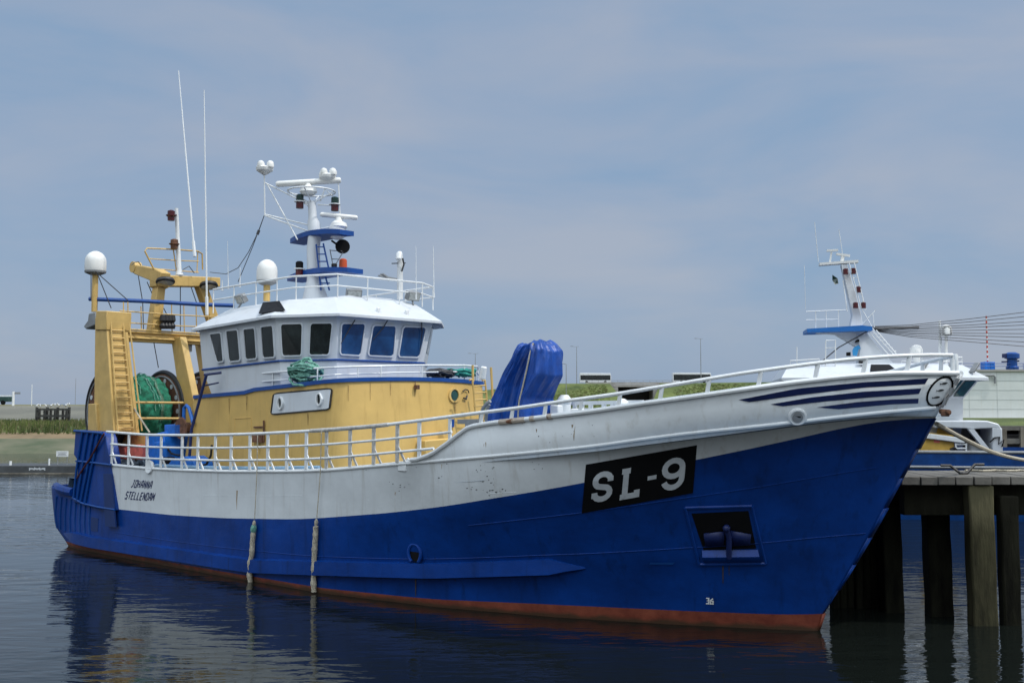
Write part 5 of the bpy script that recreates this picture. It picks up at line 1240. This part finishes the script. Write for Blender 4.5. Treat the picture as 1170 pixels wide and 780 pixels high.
mb = MB(); mb.tube([at_t(210, 484, 3.1), at_t(210.5, 466, 3.1), at_t(213, 463, 3.1), at_t(216, 466, 3.1), at_t(221, 484, 3.1)], .06, 7); mb.build('guard_hoop', m_mach, wn)
mb = MB(); mb.tube([at_t(192, 513, 3.4), at_t(196, 518, 3.4), at_t(204, 520, 3.4), at_t(208, 519, 3.4)], .035, 6); mb.build('hydraulic_hose', m_dark, wn); mb = MB(); mb.tube([at_t(242, 508, 3.8), at_t(241, 520, 3.8), at_t(236, 530, 3.8), at_t(228, 533, 3.8)], .04, 6); mb.build('hydraulic_hose', m_dark, wn)
mb = MB(); mb.tube([P(s, 4.2, zN(s) + .06) for s in (-21, -18, -15, -12.5)], .07, 8); mb.build('deck_pipe', M('pale_blue_paint', (.22, .38, .55), .5), wn)
mb = MB(); mb.tube([at_t(216.5, 522, 3.6), at_t(219, 490, 3.55), at_t(236, 428, 3.5)], .05, 7); mb.tube([at_t(233, 428, 3.5), at_t(253, 425.5, 3.1)], .045, 7); mb.tube([at_t(231, 441, 3.5), at_t(250, 437, 3.1)], .03, 6); mb.build('stair_rail', m_navy, ship)
mb = MB(); mb.tube([at_t(240, 408, 2.7), at_t(253, 447, 2.9)], .05, 6); mb.tube([at_t(247, 411, 2.7), at_t(256, 447, 2.9)], .05, 6); mb.build('exhaust_stair', m_yel2, ship)
mb = MB(); mb.box(at_t(463, 533, 4.4), (.3, .25, .22)); mb.tube([at_t(460, 531, 4.4), at_t(467, 523.5, 4.4)], .04, 6); mb.tube([at_t(466, 534, 4.4), at_t(463, 525, 4.4)], .04, 6); mb.build('bollard', m_trim, ship, bevel=.03)
mb = MB(); p = hit(171, 535.5, .02); mb.lathe(p + Vector((0, .02, .06)), [(.1, .03), (.2, .05), (.22, .0), (.2, -.05)], 16, axis=(0, -1, .1)); mb.build('fairlead', m_trim, hull)
# foredeck gear
fg = empty('anchor_winch', (0, 0, 0)); fg.parent = ship
def cyl(name, x, y0, y1, t_, r, m=m_trim, top=None, par=None):
    a = at_t(x, y1, t_); b_ = at_t(x, y0, t_); h = b_.z - a.z; mb = MB(); mb.lathe(a, [(r, 0), (r, h * .62), (r * 1.12, h * .66), (r * 1.12, h * .82), (r * .6, h)], 18); return mb.build(name, m, par or fg)
cyl('vent_head', 645, 451, 478, .6, .17); 
mb = MB(); c = at_t(711, 463, .2); mb.lathe(c, [(.03, -.2), (.14, -.18), (.18, -.1), (.19, 0), (.16, .09), (.1, .16), (.03, .18)], 20, axis=(.7, -.7, .3)); mb.build('winch_head', m_trim, fg)
mb = MB(); mb.box(at_t(637, 471, .8), (.3, .3, .4)); mb.box(at_t(660, 473, .3), (.3, .3, .3)); mb.build('winch_base', m_trim, fg, bevel=.04)
mb = MB()
for x in (657, 665, 675, 690, 700, 706): mb.bar(at_t(x, 475, .1), at_t(x, 460.5, .1), .09, .09)
mb.bar(at_t(652, 460.5, .1), at_t(735, 459, .1), .06, .1); mb.bar(at_t(655, 468, .1), at_t(712, 467.5, .1), .05, .08); mb.build('pin_rail', m_trim, fg)
mb = MB(); c = at_t(552, 426, -1.0); mb.lathe(c, [(.07, -.2), (.10, -.17), (.10, .17), (.07, .2)], 16, axis=(.2, 0, 1)); mb.build('lamp_drum', m_trim, ship)
mb = MB(); mb.tube([at_t(x, y, 2.2) for x, y in ((549, 482), (549, 474), (552, 466), (556, 461), (560, 458))], .05, 7); mb.tube([at_t(x, y, 2.0) for x, y in ((555, 480), (556, 470), (559, 462))], .05, 7); mb.bar(at_t(524, 481.5, 2.0), at_t(548, 481, 2.0), .1, .12); mb.bar(at_t(535, 485, 2.0), at_t(549, 484, 2.0), .25, .2); mb.build('derrick_fitting', m_grey, ship)
# ================================================================== loose things on and beside the trawler
def at_l(o): o.parent = None; o.matrix_world = Matrix.Translation(OO) @ Matrix.Rotation(-TH, 4, 'Z'); return o
def W(p): return OO + U * p.x - V * p.y + Vector((0, 0, p.z))
# tarpaulin over the folded crane
tb = MB()
def tri(x): return abs((x % 1.0) - .5) * 4 - 1
def lobe(tab, TT, dtab, seed, rip, y0, y1):
    rg = []; NR = 60; NT = 110; yl = [r_[0] for r_ in tab]
    for i in range(NR + 1):
        v = i / NR; y = y0 + (y1 - y0) * v ** 1.2
        a = at_t(interp(y, yl, [r_[1] for r_ in tab]), y, TT); b_ = at_t(interp(y, yl, [r_[2] for r_ in tab]), y, TT); c = (a + b_) / 2; hs = (b_ - a).length / 2
        dpt = interp(v, [0, .05, .14, .45, 1], dtab); hs = max(.16, hs - .52 * dpt); row = []
        for j in range(NT):
            th = 2 * math.pi * j / NT; cs, sn = math.cos(th), math.sin(th); u = th / (2 * math.pi)
            e_ = 1 / max(abs(cs), abs(sn), (abs(cs) + abs(sn)) / 1.5)
            x = cs * e_ * hs; yv = sn * e_ * dpt
            k = rip * (1.0 * tri(u * 5 + seed + .45 * v) * (.3 + .7 * v) + .55 * tri(u * 12 - v * .9 + seed) + .5 * tri(v * 2.6 + u * 6 + seed * 3) * (1 - v) + .3 * tri(u * 25 + v * 2.2))
            row.append(Vector((c.x + x + cs * k, c.y + yv + sn * k, (a.z + b_.z) / 2 + rip * .9 * tri(u * 4 + seed) * (1 - v))))
        rg.append(row)
    tb.loft(rg)
lobe([(392.5, 600, 607), (394, 597.5, 609), (410, 590, 607), (430, 579, 603), (450, 569, 600), (466, 561, 598), (486, 558, 598)], .95, [.14, .30, .38, .5, .7], .3, .030, 392.5, 486)
lobe([(389.5, 613, 625), (391.5, 609, 633), (394.5, 607.5, 637.5), (401, 606.5, 642.5), (415, 603, 643.5), (429, 600, 643.8), (441, 597, 637), (455, 594, 629), (465, 592, 630.5), (486, 590, 632)], 1.15, [.25, .42, .50, .56, .66], .55, .042, 389.5, 486)
o = tb.build('tarpaulin', m_tarp, None, ang=80); at_l(o); tag(o, 'shiny blue tarpaulin roped over a folded crane on the foredeck', 'tarpaulin')
TBT = bvh(o)
mb = MB(); mb.tube([p for p in (surf(TBT, x, y, .02) for x, y in ((609, 392.5), (606, 403), (603, 418), (599.5, 432), (596.5, 445), (594, 458), (592.5, 472), (592, 482))) if p], .022, 6); mb.build('lashing_line', m_rope, o)
# net on the drum
nb = MB(); rg = []; NZ = 40; NA = 64
for i in range(NZ + 1):
    u = i / NZ; tt = 3.08 - u * 2.02; base = interp(u, [0, .1, .2, .3, .4, .6, .8, .9, 1], [1.05, 1.22, 1.27, 1.12, 1.28, 1.36, 1.30, 1.18, .98]) + .03 * math.sin(u * 23)
    if u > .96 or u < .03: base *= .9
    row = []
    for j in range(NA):
        a = 2 * math.pi * j / NA; r = base + .03 * math.sin(a * 9 + u * 20) + .03 * math.sin(a * 23 - u * 31) + random.uniform(-.012, .012); row.append(P(DS + r * math.cos(a), tt, DZ + r * math.sin(a)))
    rg.append(row)
nb.loft(rg); o = nb.build('fishing_net', m_net, None, ang=70); at_l(o); tag(o, 'green trawl net wound thickly on the stern drum under the yellow gantry', 'fishing net')
random.seed(31); mb = MB()
for k in range(12):
    u0 = random.uniform(.04, .9); a0 = random.uniform(-.6, 2.6); du = random.uniform(-.16, .16); pts_ = []
    for i in range(18):
        a = a0 + i * .13; u = min(.97, max(.03, u0 + du * i / 18)); b0 = interp(u, [0, .1, .2, .3, .4, .6, .8, .9, 1], [1.05, 1.22, 1.27, 1.12, 1.28, 1.36, 1.30, 1.18, .98]) + .03 * math.sin(u * 23)
        r = b0 + .03 * math.sin(a * 9 + u * 20) + .03 * math.sin(a * 23 - u * 31) + .02 + random.uniform(-.01, .02); pts_.append(P(DS + r * math.cos(a), 3.08 - u * 2.02, DZ + r * math.sin(a)))
    mb.tube(pts_, .014, 5)
mb.build('loose_twine', m_grope, o)['kind'] = 'stuff'
mb = MB(); rws = []
for k in range(13):
    u = .62 + .02 * math.sin(k); rws.append([P(DS + 1.41 * math.cos(R(70 - k * 7)), 3.08 - (u + d_ * .05 + .004 * k) * 2.02, DZ + 1.41 * math.sin(R(70 - k * 7))) for d_ in (-.5, .5)])
mb.grid(rws); mb.build('pale_net_band', M('pale_net', (.24, .30, .22), .9, var=.6, scale=14, col2=(.05, .16, .10)), o, fix=False)
mb = MB(); mb.tube([at_t(x, y, 3.3) for x, y in ((146, 455), (158, 474), (171, 494))], .03, 6); o = mb.build('net_rope', m_rope, None); at_l(o); tag(o, 'pale taut rope running down from the net drum to the rail', 'rope')
# red fish crates on the aft deck
def crate(x0, x1, y0, y1, t_, label):
    a = at_t(x0, y1, t_); b_ = at_t(x1, y0, t_); L_ = b_.x - a.x; h = b_.z - a.z; e = empty('fish_crate', W(Vector((a.x + L_ / 2, a.y + .3, a.z))), -TH)
    mb = MB(); mb.loft([[Vector((sx_ * L_ * .44, sy_ * .28, 0)) for sx_, sy_ in ((-1, -1), (1, -1), (1, 1), (-1, 1))], [Vector((sx_ * L_ * .5, sy_ * .33, h)) for sx_, sy_ in ((-1, -1), (1, -1), (1, 1), (-1, 1))]]); mb.build('tub', m_redc, e, bevel=.03)
    mb = MB(); mb.tube([Vector((sx_ * L_ * .5, sy_ * .33, h)) for sx_, sy_ in ((-1, -1), (1, -1), (1, 1), (-1, 1))], .035, 6, closed=True); mb.build('rim', m_redc, e); tag(e, label, 'crate', 'red fish crates on the aft deck')
crate(131, 143.5, 509, 524, 3.7, 'red plastic fish crate behind the rail, nearest the blue stern'); crate(145.5, 163, 509.5, 524, 3.7, 'red plastic fish crate behind the rail, next to the blue winch')
mb = MB(); random.seed(5)
p0 = at_t(128, 529, 3.9); p1 = at_t(168, 532, 3.9)
for k in range(7):
    mb.tube([p0.lerp(p1, i / 14) + Vector((random.uniform(-.08, .08), random.uniform(-.2, .3), random.uniform(-.1, .18))) for i in range(15)], .035, 6)
o = mb.build('loose_netting', M('dark_blue_net', (.03, .06, .11), .9, var=.6, scale=8, col2=(.12, .15, .18)), None); at_l(o); tag(o, 'tangled dark blue netting on deck below the red fish crates', 'netting')
# rope heaps on the bridge deck
def heap(c, rx, ry, rz_, n, m, label, seed, name='rope_coil'):
    random.seed(seed); mb = MB()
    for k in range(n):
        a0 = random.uniform(0, 6.28); z = c.z + rz_ * random.random(); f = random.uniform(.35, 1.05); tl = random.uniform(-.7, .7)
        mb.tube([Vector((c.x + rx * f * math.cos(a0 + i * .45), c.y + ry * f * math.sin(a0 + i * .45), z + tl * rz_ * math.cos(a0 + i * .45 + 1) + random.uniform(-.05, .05))) for i in range(14)], .035, 6)
    o = mb.build(name, m, None); at_l(o); tag(o, label, 'rope'); return o
c = at_t(349, 436, 3.0); c.z = zd(c.x, 3) + .08
heap(c, .62, .45, .42, 26, m_grope, 'heap of pale green rope behind the bridge deck rail beside the wheelhouse', 2)
c = at_s(503, 428.5, -13.0); heap(c, .40, .50, .13, 14, m_brope, 'heap of dark rope behind the front bridge deck rail, under the wheelhouse corner', 4)
c = at_s(527, 428.0, -13.0); c2 = heap(c, .4, .55, .14, 16, M('teal_rope', (.03, .26, .22), .85, var=.4, scale=10), 'teal green rope heap behind the front bridge deck rail by the yellow ladder', 6)
# rope fenders hanging down the side
def fender(px_line, px_body, lab, green):
    e = empty('rope_fender', W(hit_safe(*px_body[0], .1)), -TH); E0 = to_l(e.location)
    def L_(p): return p - E0
    mb = MB(); mb.tube([L_(on_hull(px_line[0][0], px_line[0][1], T_RL) + Vector((0, -.08, 0)))] + [L_(hit_safe(x, y, .09)) for x, y in px_line[1:]], .014, 6); mb.build('line', m_rope, e)
    pts_ = [L_(hit_safe(x, y, .10)) for x, y in px_body]; n = 24; P3 = [pts_[min(len(pts_) - 2, int(i / n * (len(pts_) - 1)))].lerp(pts_[min(len(pts_) - 2, int(i / n * (len(pts_) - 1))) + 1], (i / n * (len(pts_) - 1)) % 1 if i < n else 1) for i in range(n + 1)]
    rs_ = [.024 + .028 * min(1, i / 5) + .022 * math.sin(i * 1.3) + .02 * (i / n) for i in range(n + 1)]
    mb = MB(); mb.tube(P3, rs_, 9); mb.build('rope_body', m_rope, e)
    for k in range(5):
        a = k * 1.26; mb = MB(); mb.tube([p + Vector((.05 * math.cos(a + i * .5), .05 * math.sin(a + i * .5), 0)) for i, p in enumerate(P3[3:])], .025, 5); mb.build('strand', m_rope, e)
    if green: mb = MB(); mb.tube([p + Vector((0, 0, 0)) for p in P3[2:6]], [.06, .085, .09, .07], 9); mb.build('green_lashing', m_grope, e)
    tag(e, lab, 'fender', 'rope fenders hanging on the hull')
fender([(297, 497), (296.5, 540), (294, 592)], [(294, 594), (293, 604), (292, 616), (291, 632), (289, 642), (288.5, 655), (289, 664)], 'frayed rope fender with a green lashing, hanging nearer the stern', True)
fender([(370, 492), (369, 540), (365, 591)], [(365, 592), (364, 603), (363.5, 616), (362.5, 630), (362, 650), (361.5, 664), (362, 675)], 'frayed all pale rope fender hanging nearer the bow', False)
# mooring line from the bow
mb = MB(); a = W(at_t(1070, 484, .0)); b_ = w_z(1185, 527, 3.42); mb.tube([a.lerp(b_, i / 16) + Vector((0, 0, -.18 * math.sin(math.pi * i / 16))) for i in range(17)], .05, 8); o = mb.build('mooring_rope', m_rope, None); tag(o, 'thick pale mooring rope stretched from the bow towards the jetty', 'rope')
# ================================================================== second trawler behind the bow
Y2 = 47.5; s2 = empty('second_trawler', (w_y(1010, 610, Y2).x, Y2 + 3.4, 0), R(-10)); S2 = s2.location.copy(); R2 = Matrix.Rotation(R(10), 3, 'Z')
def l2(p): return R2 @ (Vector(p) - S2)
def n2(x, y, dy=0.0):                            # on the near side plane of that boat
    d = ray(x, y); nrm_ = Matrix.Rotation(R(-10), 3, 'Z') @ Vector((0, 1, 0)); c0 = S2 + nrm_ * (-3.4 + dy); k = (c0 - CC).dot(nrm_) / d.dot(nrm_); return l2(CC + d * k)
tag(s2, 'second blue and white trawler with a raked mast, moored beyond the jetty behind the bow', 'fishing boat')
mb = MB(); zb = n2(1110, 517).z; zb2 = n2(1110, 534).z
xs2 = [-9, -6, 0, 6, 12, 18, 24, 30]; hw = [3.4, 3.5, 3.5, 3.5, 3.5, 3.45, 3.3, 3.0]
rg = []
for x, h in zip(xs2, hw): rg.append([(x, -h * .9, -.8), (x, -h, .3), (x, -h, zb), (x, -h + .15, zb + .02), (x, -h + .15, zb2 - .4), (x, h - .15, zb2 - .4), (x, h - .15, zb + .02), (x, h, zb), (x, h, .3), (x, h * .9, -.8)])
mb.loft(rg); hl2 = mb.build('hull', m_hull2, s2)
mb = MB(); mb.tube([(x, -h, zb + .03) for x, h in zip(xs2, hw)], .07, 8); mb.tube([(x, -h - .03, zb2 + .02) for x, h in zip(xs2, hw)], .06, 8); mb.build('gunwale', m_grey, hl2)
for nm, px_, dy, dp, mt in (('locker', ((1052, 493), (1090, 497), (1091, 516.5), (1052, 516.5)), .6, 1.6, m_yelm), ('locker_door', ((1067, 500.5), (1074, 501), (1074, 506), (1067, 505.5)), .58, .05, m_redc),
                            ('yellow_house', ((1068, 486), (1089, 489), (1089, 500), (1066, 498)), 1.6, 1.5, m_yelm)):
    mb = MB(); mb.prism([n2(x, y, dy) for x, y in px_], R2 @ Matrix.Rotation(R(-10), 3, 'Z') @ Vector((0, dp, 0))); mb.build(nm, mt, s2, bevel=.03)
mb = MB(); mb.prism([n2(x, y, .4) for x, y in ((1058, 494.5), (1085, 498), (1103, 501), (1105, 504), (1101, 506.5), (1080, 503.5), (1056, 500.5))], (0, .35, 0)); mb.build('derrick', m_trim, s2, bevel=.04)
cn = MB(); a0 = [n2(x, y, .3) for x, y in ((1064, 480.5), (1128, 480.5), (1141, 484), (1145, 490), (1137, 489), (1112, 490), (1108, 489.5), (1068, 488.5))]; cn.prism(a0, (0, 2.6, 0)); cn.build('shelter_roof', m_wh, s2, bevel=.05)
mb = MB(); mb.prism([n2(x, y, .3) for x, y in ((1134, 488), (1145, 489), (1146, 516.5), (1134, 516.5))], (0, 2.4, 0)); mb.build('shelter_wall', m_wh, s2, bevel=.03)
mb = MB(); mb.prism([n2(x, y, .25) for x, y in ((1106, 490), (1113, 490), (1131, 513), (1125, 513))], (0, .3, 0)); mb.build('strut', m_wh, s2)
mb = MB(); mb.prism([n2(x, y, 2.4) for x, y in ((1086, 488), (1136, 488), (1136, 517), (1086, 517))], (0, .1, 0)); mb.build('shelter_back', m_dark, s2)
mb = MB()
for i in range(5): mb.bar(n2(1092 + i * 3.6, 489, 2.2), n2(1092 + i * 3.6, 505, 2.2), .1, .12)
mb.build('net_bundle', m_wood, s2)
mb = MB()
for yy in (507.5, 512): mb.tube([n2(1092, yy, .5), n2(1104, yy, .5)], .04, 6)
for xx in (1092, 1104): mb.tube([n2(xx, 506, .5), n2(xx, 516.5, .5)], .04, 6)
mb.build('small_rail', m_trim, s2)
mb = MB(); mb.lathe(n2(1114, 514, 1.0), [(.4, -.3), (.5, 0), (.3, .35), (.1, .4)], 14); mb.build('capstan', m_grey, s2)
mb = MB(); mb.tube([n2(x, y, .25) for x, y in ((1131, 505), (1136, 500), (1142, 499), (1141, 507), (1147, 502), (1145, 510))], .035, 6); mb.build('hose', m_black, s2); mb = MB(); mb.tube([n2(x, y, .4) for x, y in ((1086, 514), (1090, 512), (1094, 516))], .09, 6); mb.build('hose', m_black, s2)
# its wheelhouse: roof with broad fascia, slanted green windows forward
ez = n2(1000, 433.5).z
pw = [(n2(893, 433).x, -3.4), (n2(1078, 430).x, -3.4), (n2(1129, 431, 1.6).x, -1.9), (n2(1129, 431, 1.6).x + .2, 1.9), (n2(1078, 430).x, 3.4), (n2(893, 433).x, 3.4)]
ins = lambda k, f=1.0: [(x - (k * f if i in (2, 3) else (k * .7 * f if i in (1, 4) else -k * .4)), y * (1 - k / 3.4)) for i, (x, y) in enumerate(pw)]
mb = MB(); zt2 = n2(1000, 415.5).z
mb.loft([[(x, y, ez + .05) for x, y in ins(.3)], [(x, y, ez - .02) for x, y in pw], [(x, y, ez + .10) for x, y in pw], [(x, y, zt2) for x, y in ins(1.0)], [(x, y, zt2 + .1) for x, y in ins(1.9)]]); r2 = mb.build('wheelhouse_roof', m_wh, s2, ang=15)
mb = MB(); zl = n2(1090, 478).z
mb.loft([[(x, y, zl - 2.5) for x, y in ins(1.5, .7)], [(x, y, n2(1090, 455).z) for x, y in ins(1.0)], [(x, y, ez + .04) for x, y in ins(.35)]]); w2 = mb.build('wheelhouse', m_wh, s2, ang=15); w2t = bvh(w2); r2t = bvh(r2)
def s2hit(tr, x, y, off):
    d = R2 @ ray(x, y); d.normalize(); o_ = l2(CC); loc, nr, i, di = tr.ray_cast(o_, d)
    if loc is None: return None
    if nr.dot(d) > 0: nr = -nr
    return loc + nr * off
mid_, top_ = ins(1.0), ins(.35); zm_ = n2(1090, 455).z
for k in ((1, 2), (2, 3)):
    for u0, u1 in ((.06, .31), (.37, .63), (.69, .94)):
        g = []
        for u, v in ((u0, .12), (u1, .12), (u1, .9), (u0, .9)):
            q0 = [(mid_[k[0]][i] * (1 - u) + mid_[k[1]][i] * u) * (1 - v) + (top_[k[0]][i] * (1 - u) + top_[k[1]][i] * u) * v for i in (0, 1)]; g.append(Vector((q0[0] + .03, q0[1] - (.03 if k[0] == 1 else 0), zm_ + (ez + .04 - zm_) * v)))
        mb = MB(); mb.add(g, [(0, 1, 2, 3)]); mb.build('window', m_green_glass, w2, smooth=False)
g = [s2hit(r2t, x, y, .03) for x, y in ((995, 416.8), (1016, 416.8), (1026, 424.5), (994, 426))]
if all(g): mb = MB(); mb.add(g, [(0, 1, 2, 3)]); mb.build('air_intake', m_black, r2, smooth=False)
for x, y in ((985, 413.5),):
    p = n2(x, y, .9); mb = MB(); mb.box(p, (.3, .25, .14)); mb.build('floodlight', m_dark, r2, bevel=.03)
for x, y in ((1056, 418.5), (1086.5, 418.5), (1113.5, 420)):
    p = s2hit(r2t, x, y, .06) or n2(x, y, 1.4); mb = MB(); mb.bar(p + Vector((-.16, -.1, -.22)), p + Vector((.16, .1, .22)), .3, .10); mb.build('floodlight', m_grey, r2, bevel=.03)
mb = MB()
for yy in (407.5, 413.0): mb.tube([(x, y, n2(1000, yy, 1).z) for x, y in ins(1.0)[1:5]], .03, 6)
for x, y in ins(1.0)[1:5] + [(a_[0] * .5 + b_[0] * .5, a_[1] * .5 + b_[1] * .5) for a_, b_ in zip(ins(1.0)[1:4], ins(1.0)[2:5])]: mb.tube([(x, y, zt2), (x, y, n2(1000, 407.5, 1).z)], .025, 5)
def pl_t(pxs, dy, r=.03): mb.tube([n2(x, y, dy) for x, y in pxs], r, 6)
pl_t([(903, 420), (903, 412), (936, 410), (937, 420)], .8); pl_t([(910.5, 420), (910.5, 396)], .8, .025); pl_t([(943, 420), (943.5, 389.5)], .9); pl_t([(954.5, 418), (954.5, 388.5), (943.5, 389)], .9); pl_t([(943.5, 397.5), (954.5, 397)], .9, .02)
mb.build('roof_rail', m_trim, r2)
# its mast
mm = empty('signal_mast'); mm.parent = s2
def m2(x, y, d=0.0): return n2(x, y, 3.4 + d)
mb = MB(); sec = [(418, 979, 1022), (398, 981, 1003), (384, 978, 992), (375, 970, 986), (360, 973, 983.5), (330, 966.5, 976), (303, 960.5, 968)]
rg = []
for y, xa, xb_ in sec:
    a = m2(xa, y); b_ = m2(xb_, y); w_ = (.9 if y > 380 else .5); rg.append([a + Vector((0, -w_ / 2, 0)), b_ + Vector((0, -w_ / 3, 0)), b_ + Vector((0, w_ / 3, 0)), a + Vector((0, w_ / 2, 0))])
mb.loft(rg); mb.build('trunk', m_wh, mm, bevel=.03)
mb = MB(); mb.prism([m2(x, y, -1.0) for x, y in ((922, 375.5), (985, 371.5), (997, 373), (997, 377.5), (922, 379.5))], (0, 2.0, 0)); mb.build('platform', M('bright_blue_paint', (.01, .13, .42), .4), mm)
mb = MB(); mb.prism([m2(x, y, -.35) for x, y in ((922, 379.6), (990, 377.6), (986, 398), (979, 396), (966, 388), (955, 381.5))], (0, .7, 0)); mb.build('platform_bracket', m_wh, mm)
mb = MB()
for pl_x in (((970, 300), (984, 352), (999, 378)), ((976, 300), (988, 350)), ((996, 377), (1022, 406)), ((992, 378), (1016, 406)), ((1001, 377), (1024, 404)), ((921, 356), (968, 354)), ((921, 365.5), (958, 365)), ((932, 355), (932, 375)), ((944, 355), (944, 375)), ((958, 354.5), (958, 374)), ((963, 320), (968, 356)), ((984, 372), (999, 356), (1000, 354)), ((999, 374), (997, 357))): mb.tube([m2(x, y, -.5) for x, y in pl_x], .026, 5)
for i in range(7): mb.tube([m2(975 + i * 3.3, 318 + i * 9, -.5), m2(979 + i * 2.8, 317 + i * 9, -.5)], .02, 5)
for i in range(6): mb.tube([m2(997 + i * 4, 381 + i * 4, -.5), m2(1004 + i * 4, 381 + i * 4, -.5)], .02, 5)
mb.build('mast_rail', m_trim, mm)
mb = MB(); mb.bar(m2(936, 302.3), m2(980, 299), .5, .12); mb.tube([m2(948, 301), m2(950, 288)], .05, 6); mb.bar(m2(944.5, 286.5), m2(957.5, 285.8), .16, .09); mb.tube([m2(962, 300), m2(963, 292)], .09, 8); mb.bar(m2(955.5, 290.2), m2(971, 292.2), .18, .1); mb.build('radar', m_dome, mm)
mb = MB(); mb.tube([m2(935, 299), m2(930.8, 254)], .018, 5); mb.tube([m2(962.5, 289), m2(958.5, 262)], .018, 5); mb.tube([m2(920.5, 353), m2(919, 303)], .014, 5); mb.build('whip_antenna', m_trim, mm)
for x, y in ((966, 310.5), (975, 310), (981, 331), (977.5, 349), (986.5, 349)): mb = MB(); mb.lathe(m2(x, y, -.45), [(.12, -.13), (.12, .13), (.06, .16)], 10); mb.build('signal_lamp', m_lred, mm)
mb = MB(); mb.add([m2(951, 314, -.2), m2(957, 318, -.1), m2(958, 324, -.2), m2(954, 325, -.3), m2(951, 320, -.15)], [(0, 1, 2, 3, 4)]); mb.build('flag', m_lgrn, mm, smooth=False, solid=.01)
mf2 = MB(); F2 = lambda pts_: mf2.prism([m2(x, y, -.47) for x, y in pts_], (0, .03, 0))
def painted(nm, pts_, m_): mb = MB(); mb.prism([m2(x, y, -.50) for x, y in pts_], (0, .06, 0)); mb.build(nm, m_, mm, smooth=False)
painted('painted_coat', ((974, 400), (976, 396.5), (981, 394), (983.5, 398), (981, 399), (979, 406.5), (974.5, 406)), M('painted_light_blue', (.03, .26, .55), .5)); painted('painted_hat', ((976.5, 391.5), (978, 388.5), (981.5, 387.6), (982.2, 390.2)), m_black); painted('painted_box', ((967, 402.5), (972, 402), (972, 406.5), (967, 406.5)), m_black)
mb = MB()
random.seed(11)
for i in range(9):
    y1 = 355 + i * 5.2 + random.uniform(-1, 1); y0 = 373 + i * .7; mb.tube([m2(995 + i * .8, y0, -.3), m2(1040, y0 + (y1 - y0) * .22 + 2.2, -.3), m2(1105, y0 + (y1 - y0) * .55 + 1.5, -.2), m2(1185, y1, 0)], .018, 5)
mb.tube([m2(992, 373.5, -.35), m2(1006, 375.5, -.35), m2(1022, 374.5, -.35), m2(1050, 374, -.35)], .06, 6); mb.tube([m2(992, 376, -.35), m2(990, 379, -.5), m2(958, 397, -.6), m2(940, 412, -.7)], .03, 5)
mb.build('stay_wire', m_brope, mm)
# small radome, flag and staff on its roof, right of the mast
mb = MB(); c = m2(1047, 402); mb.lathe(c, [(.16, -.5), (.18, -.1), (.30, -.05), (.30, .1), (.22, .28), (.08, .34)], 16); mb.tube([m2(1040, 405), m2(1040, 397)], .03, 5); mb.build('radar_dome', m_dome, mm)
mb = MB(); c = m2(1081, 377); mb.lathe(c, [(.2, -.28), (.27, -.2), (.27, .05), (.2, .2), (.05, .26)], 16); mb.tube([m2(1081, 420), m2(1081, 384)], .07, 8); mb.build('radome', m_dome, mm)
mb = MB(); mb.tube([m2(1073.5, 420), m2(1073.5, 366)], .06, 7); mb.build('flagstaff', m_trim, mm)
mb = MB(); mb.add([m2(1073, 384), m2(1076, 386, .1), m2(1076.5, 398, -.1), m2(1074, 399), m2(1072.5, 392)], [(0, 1, 2, 3, 4)]); mb.build('flag', m_lett, mm, smooth=False, solid=.01)
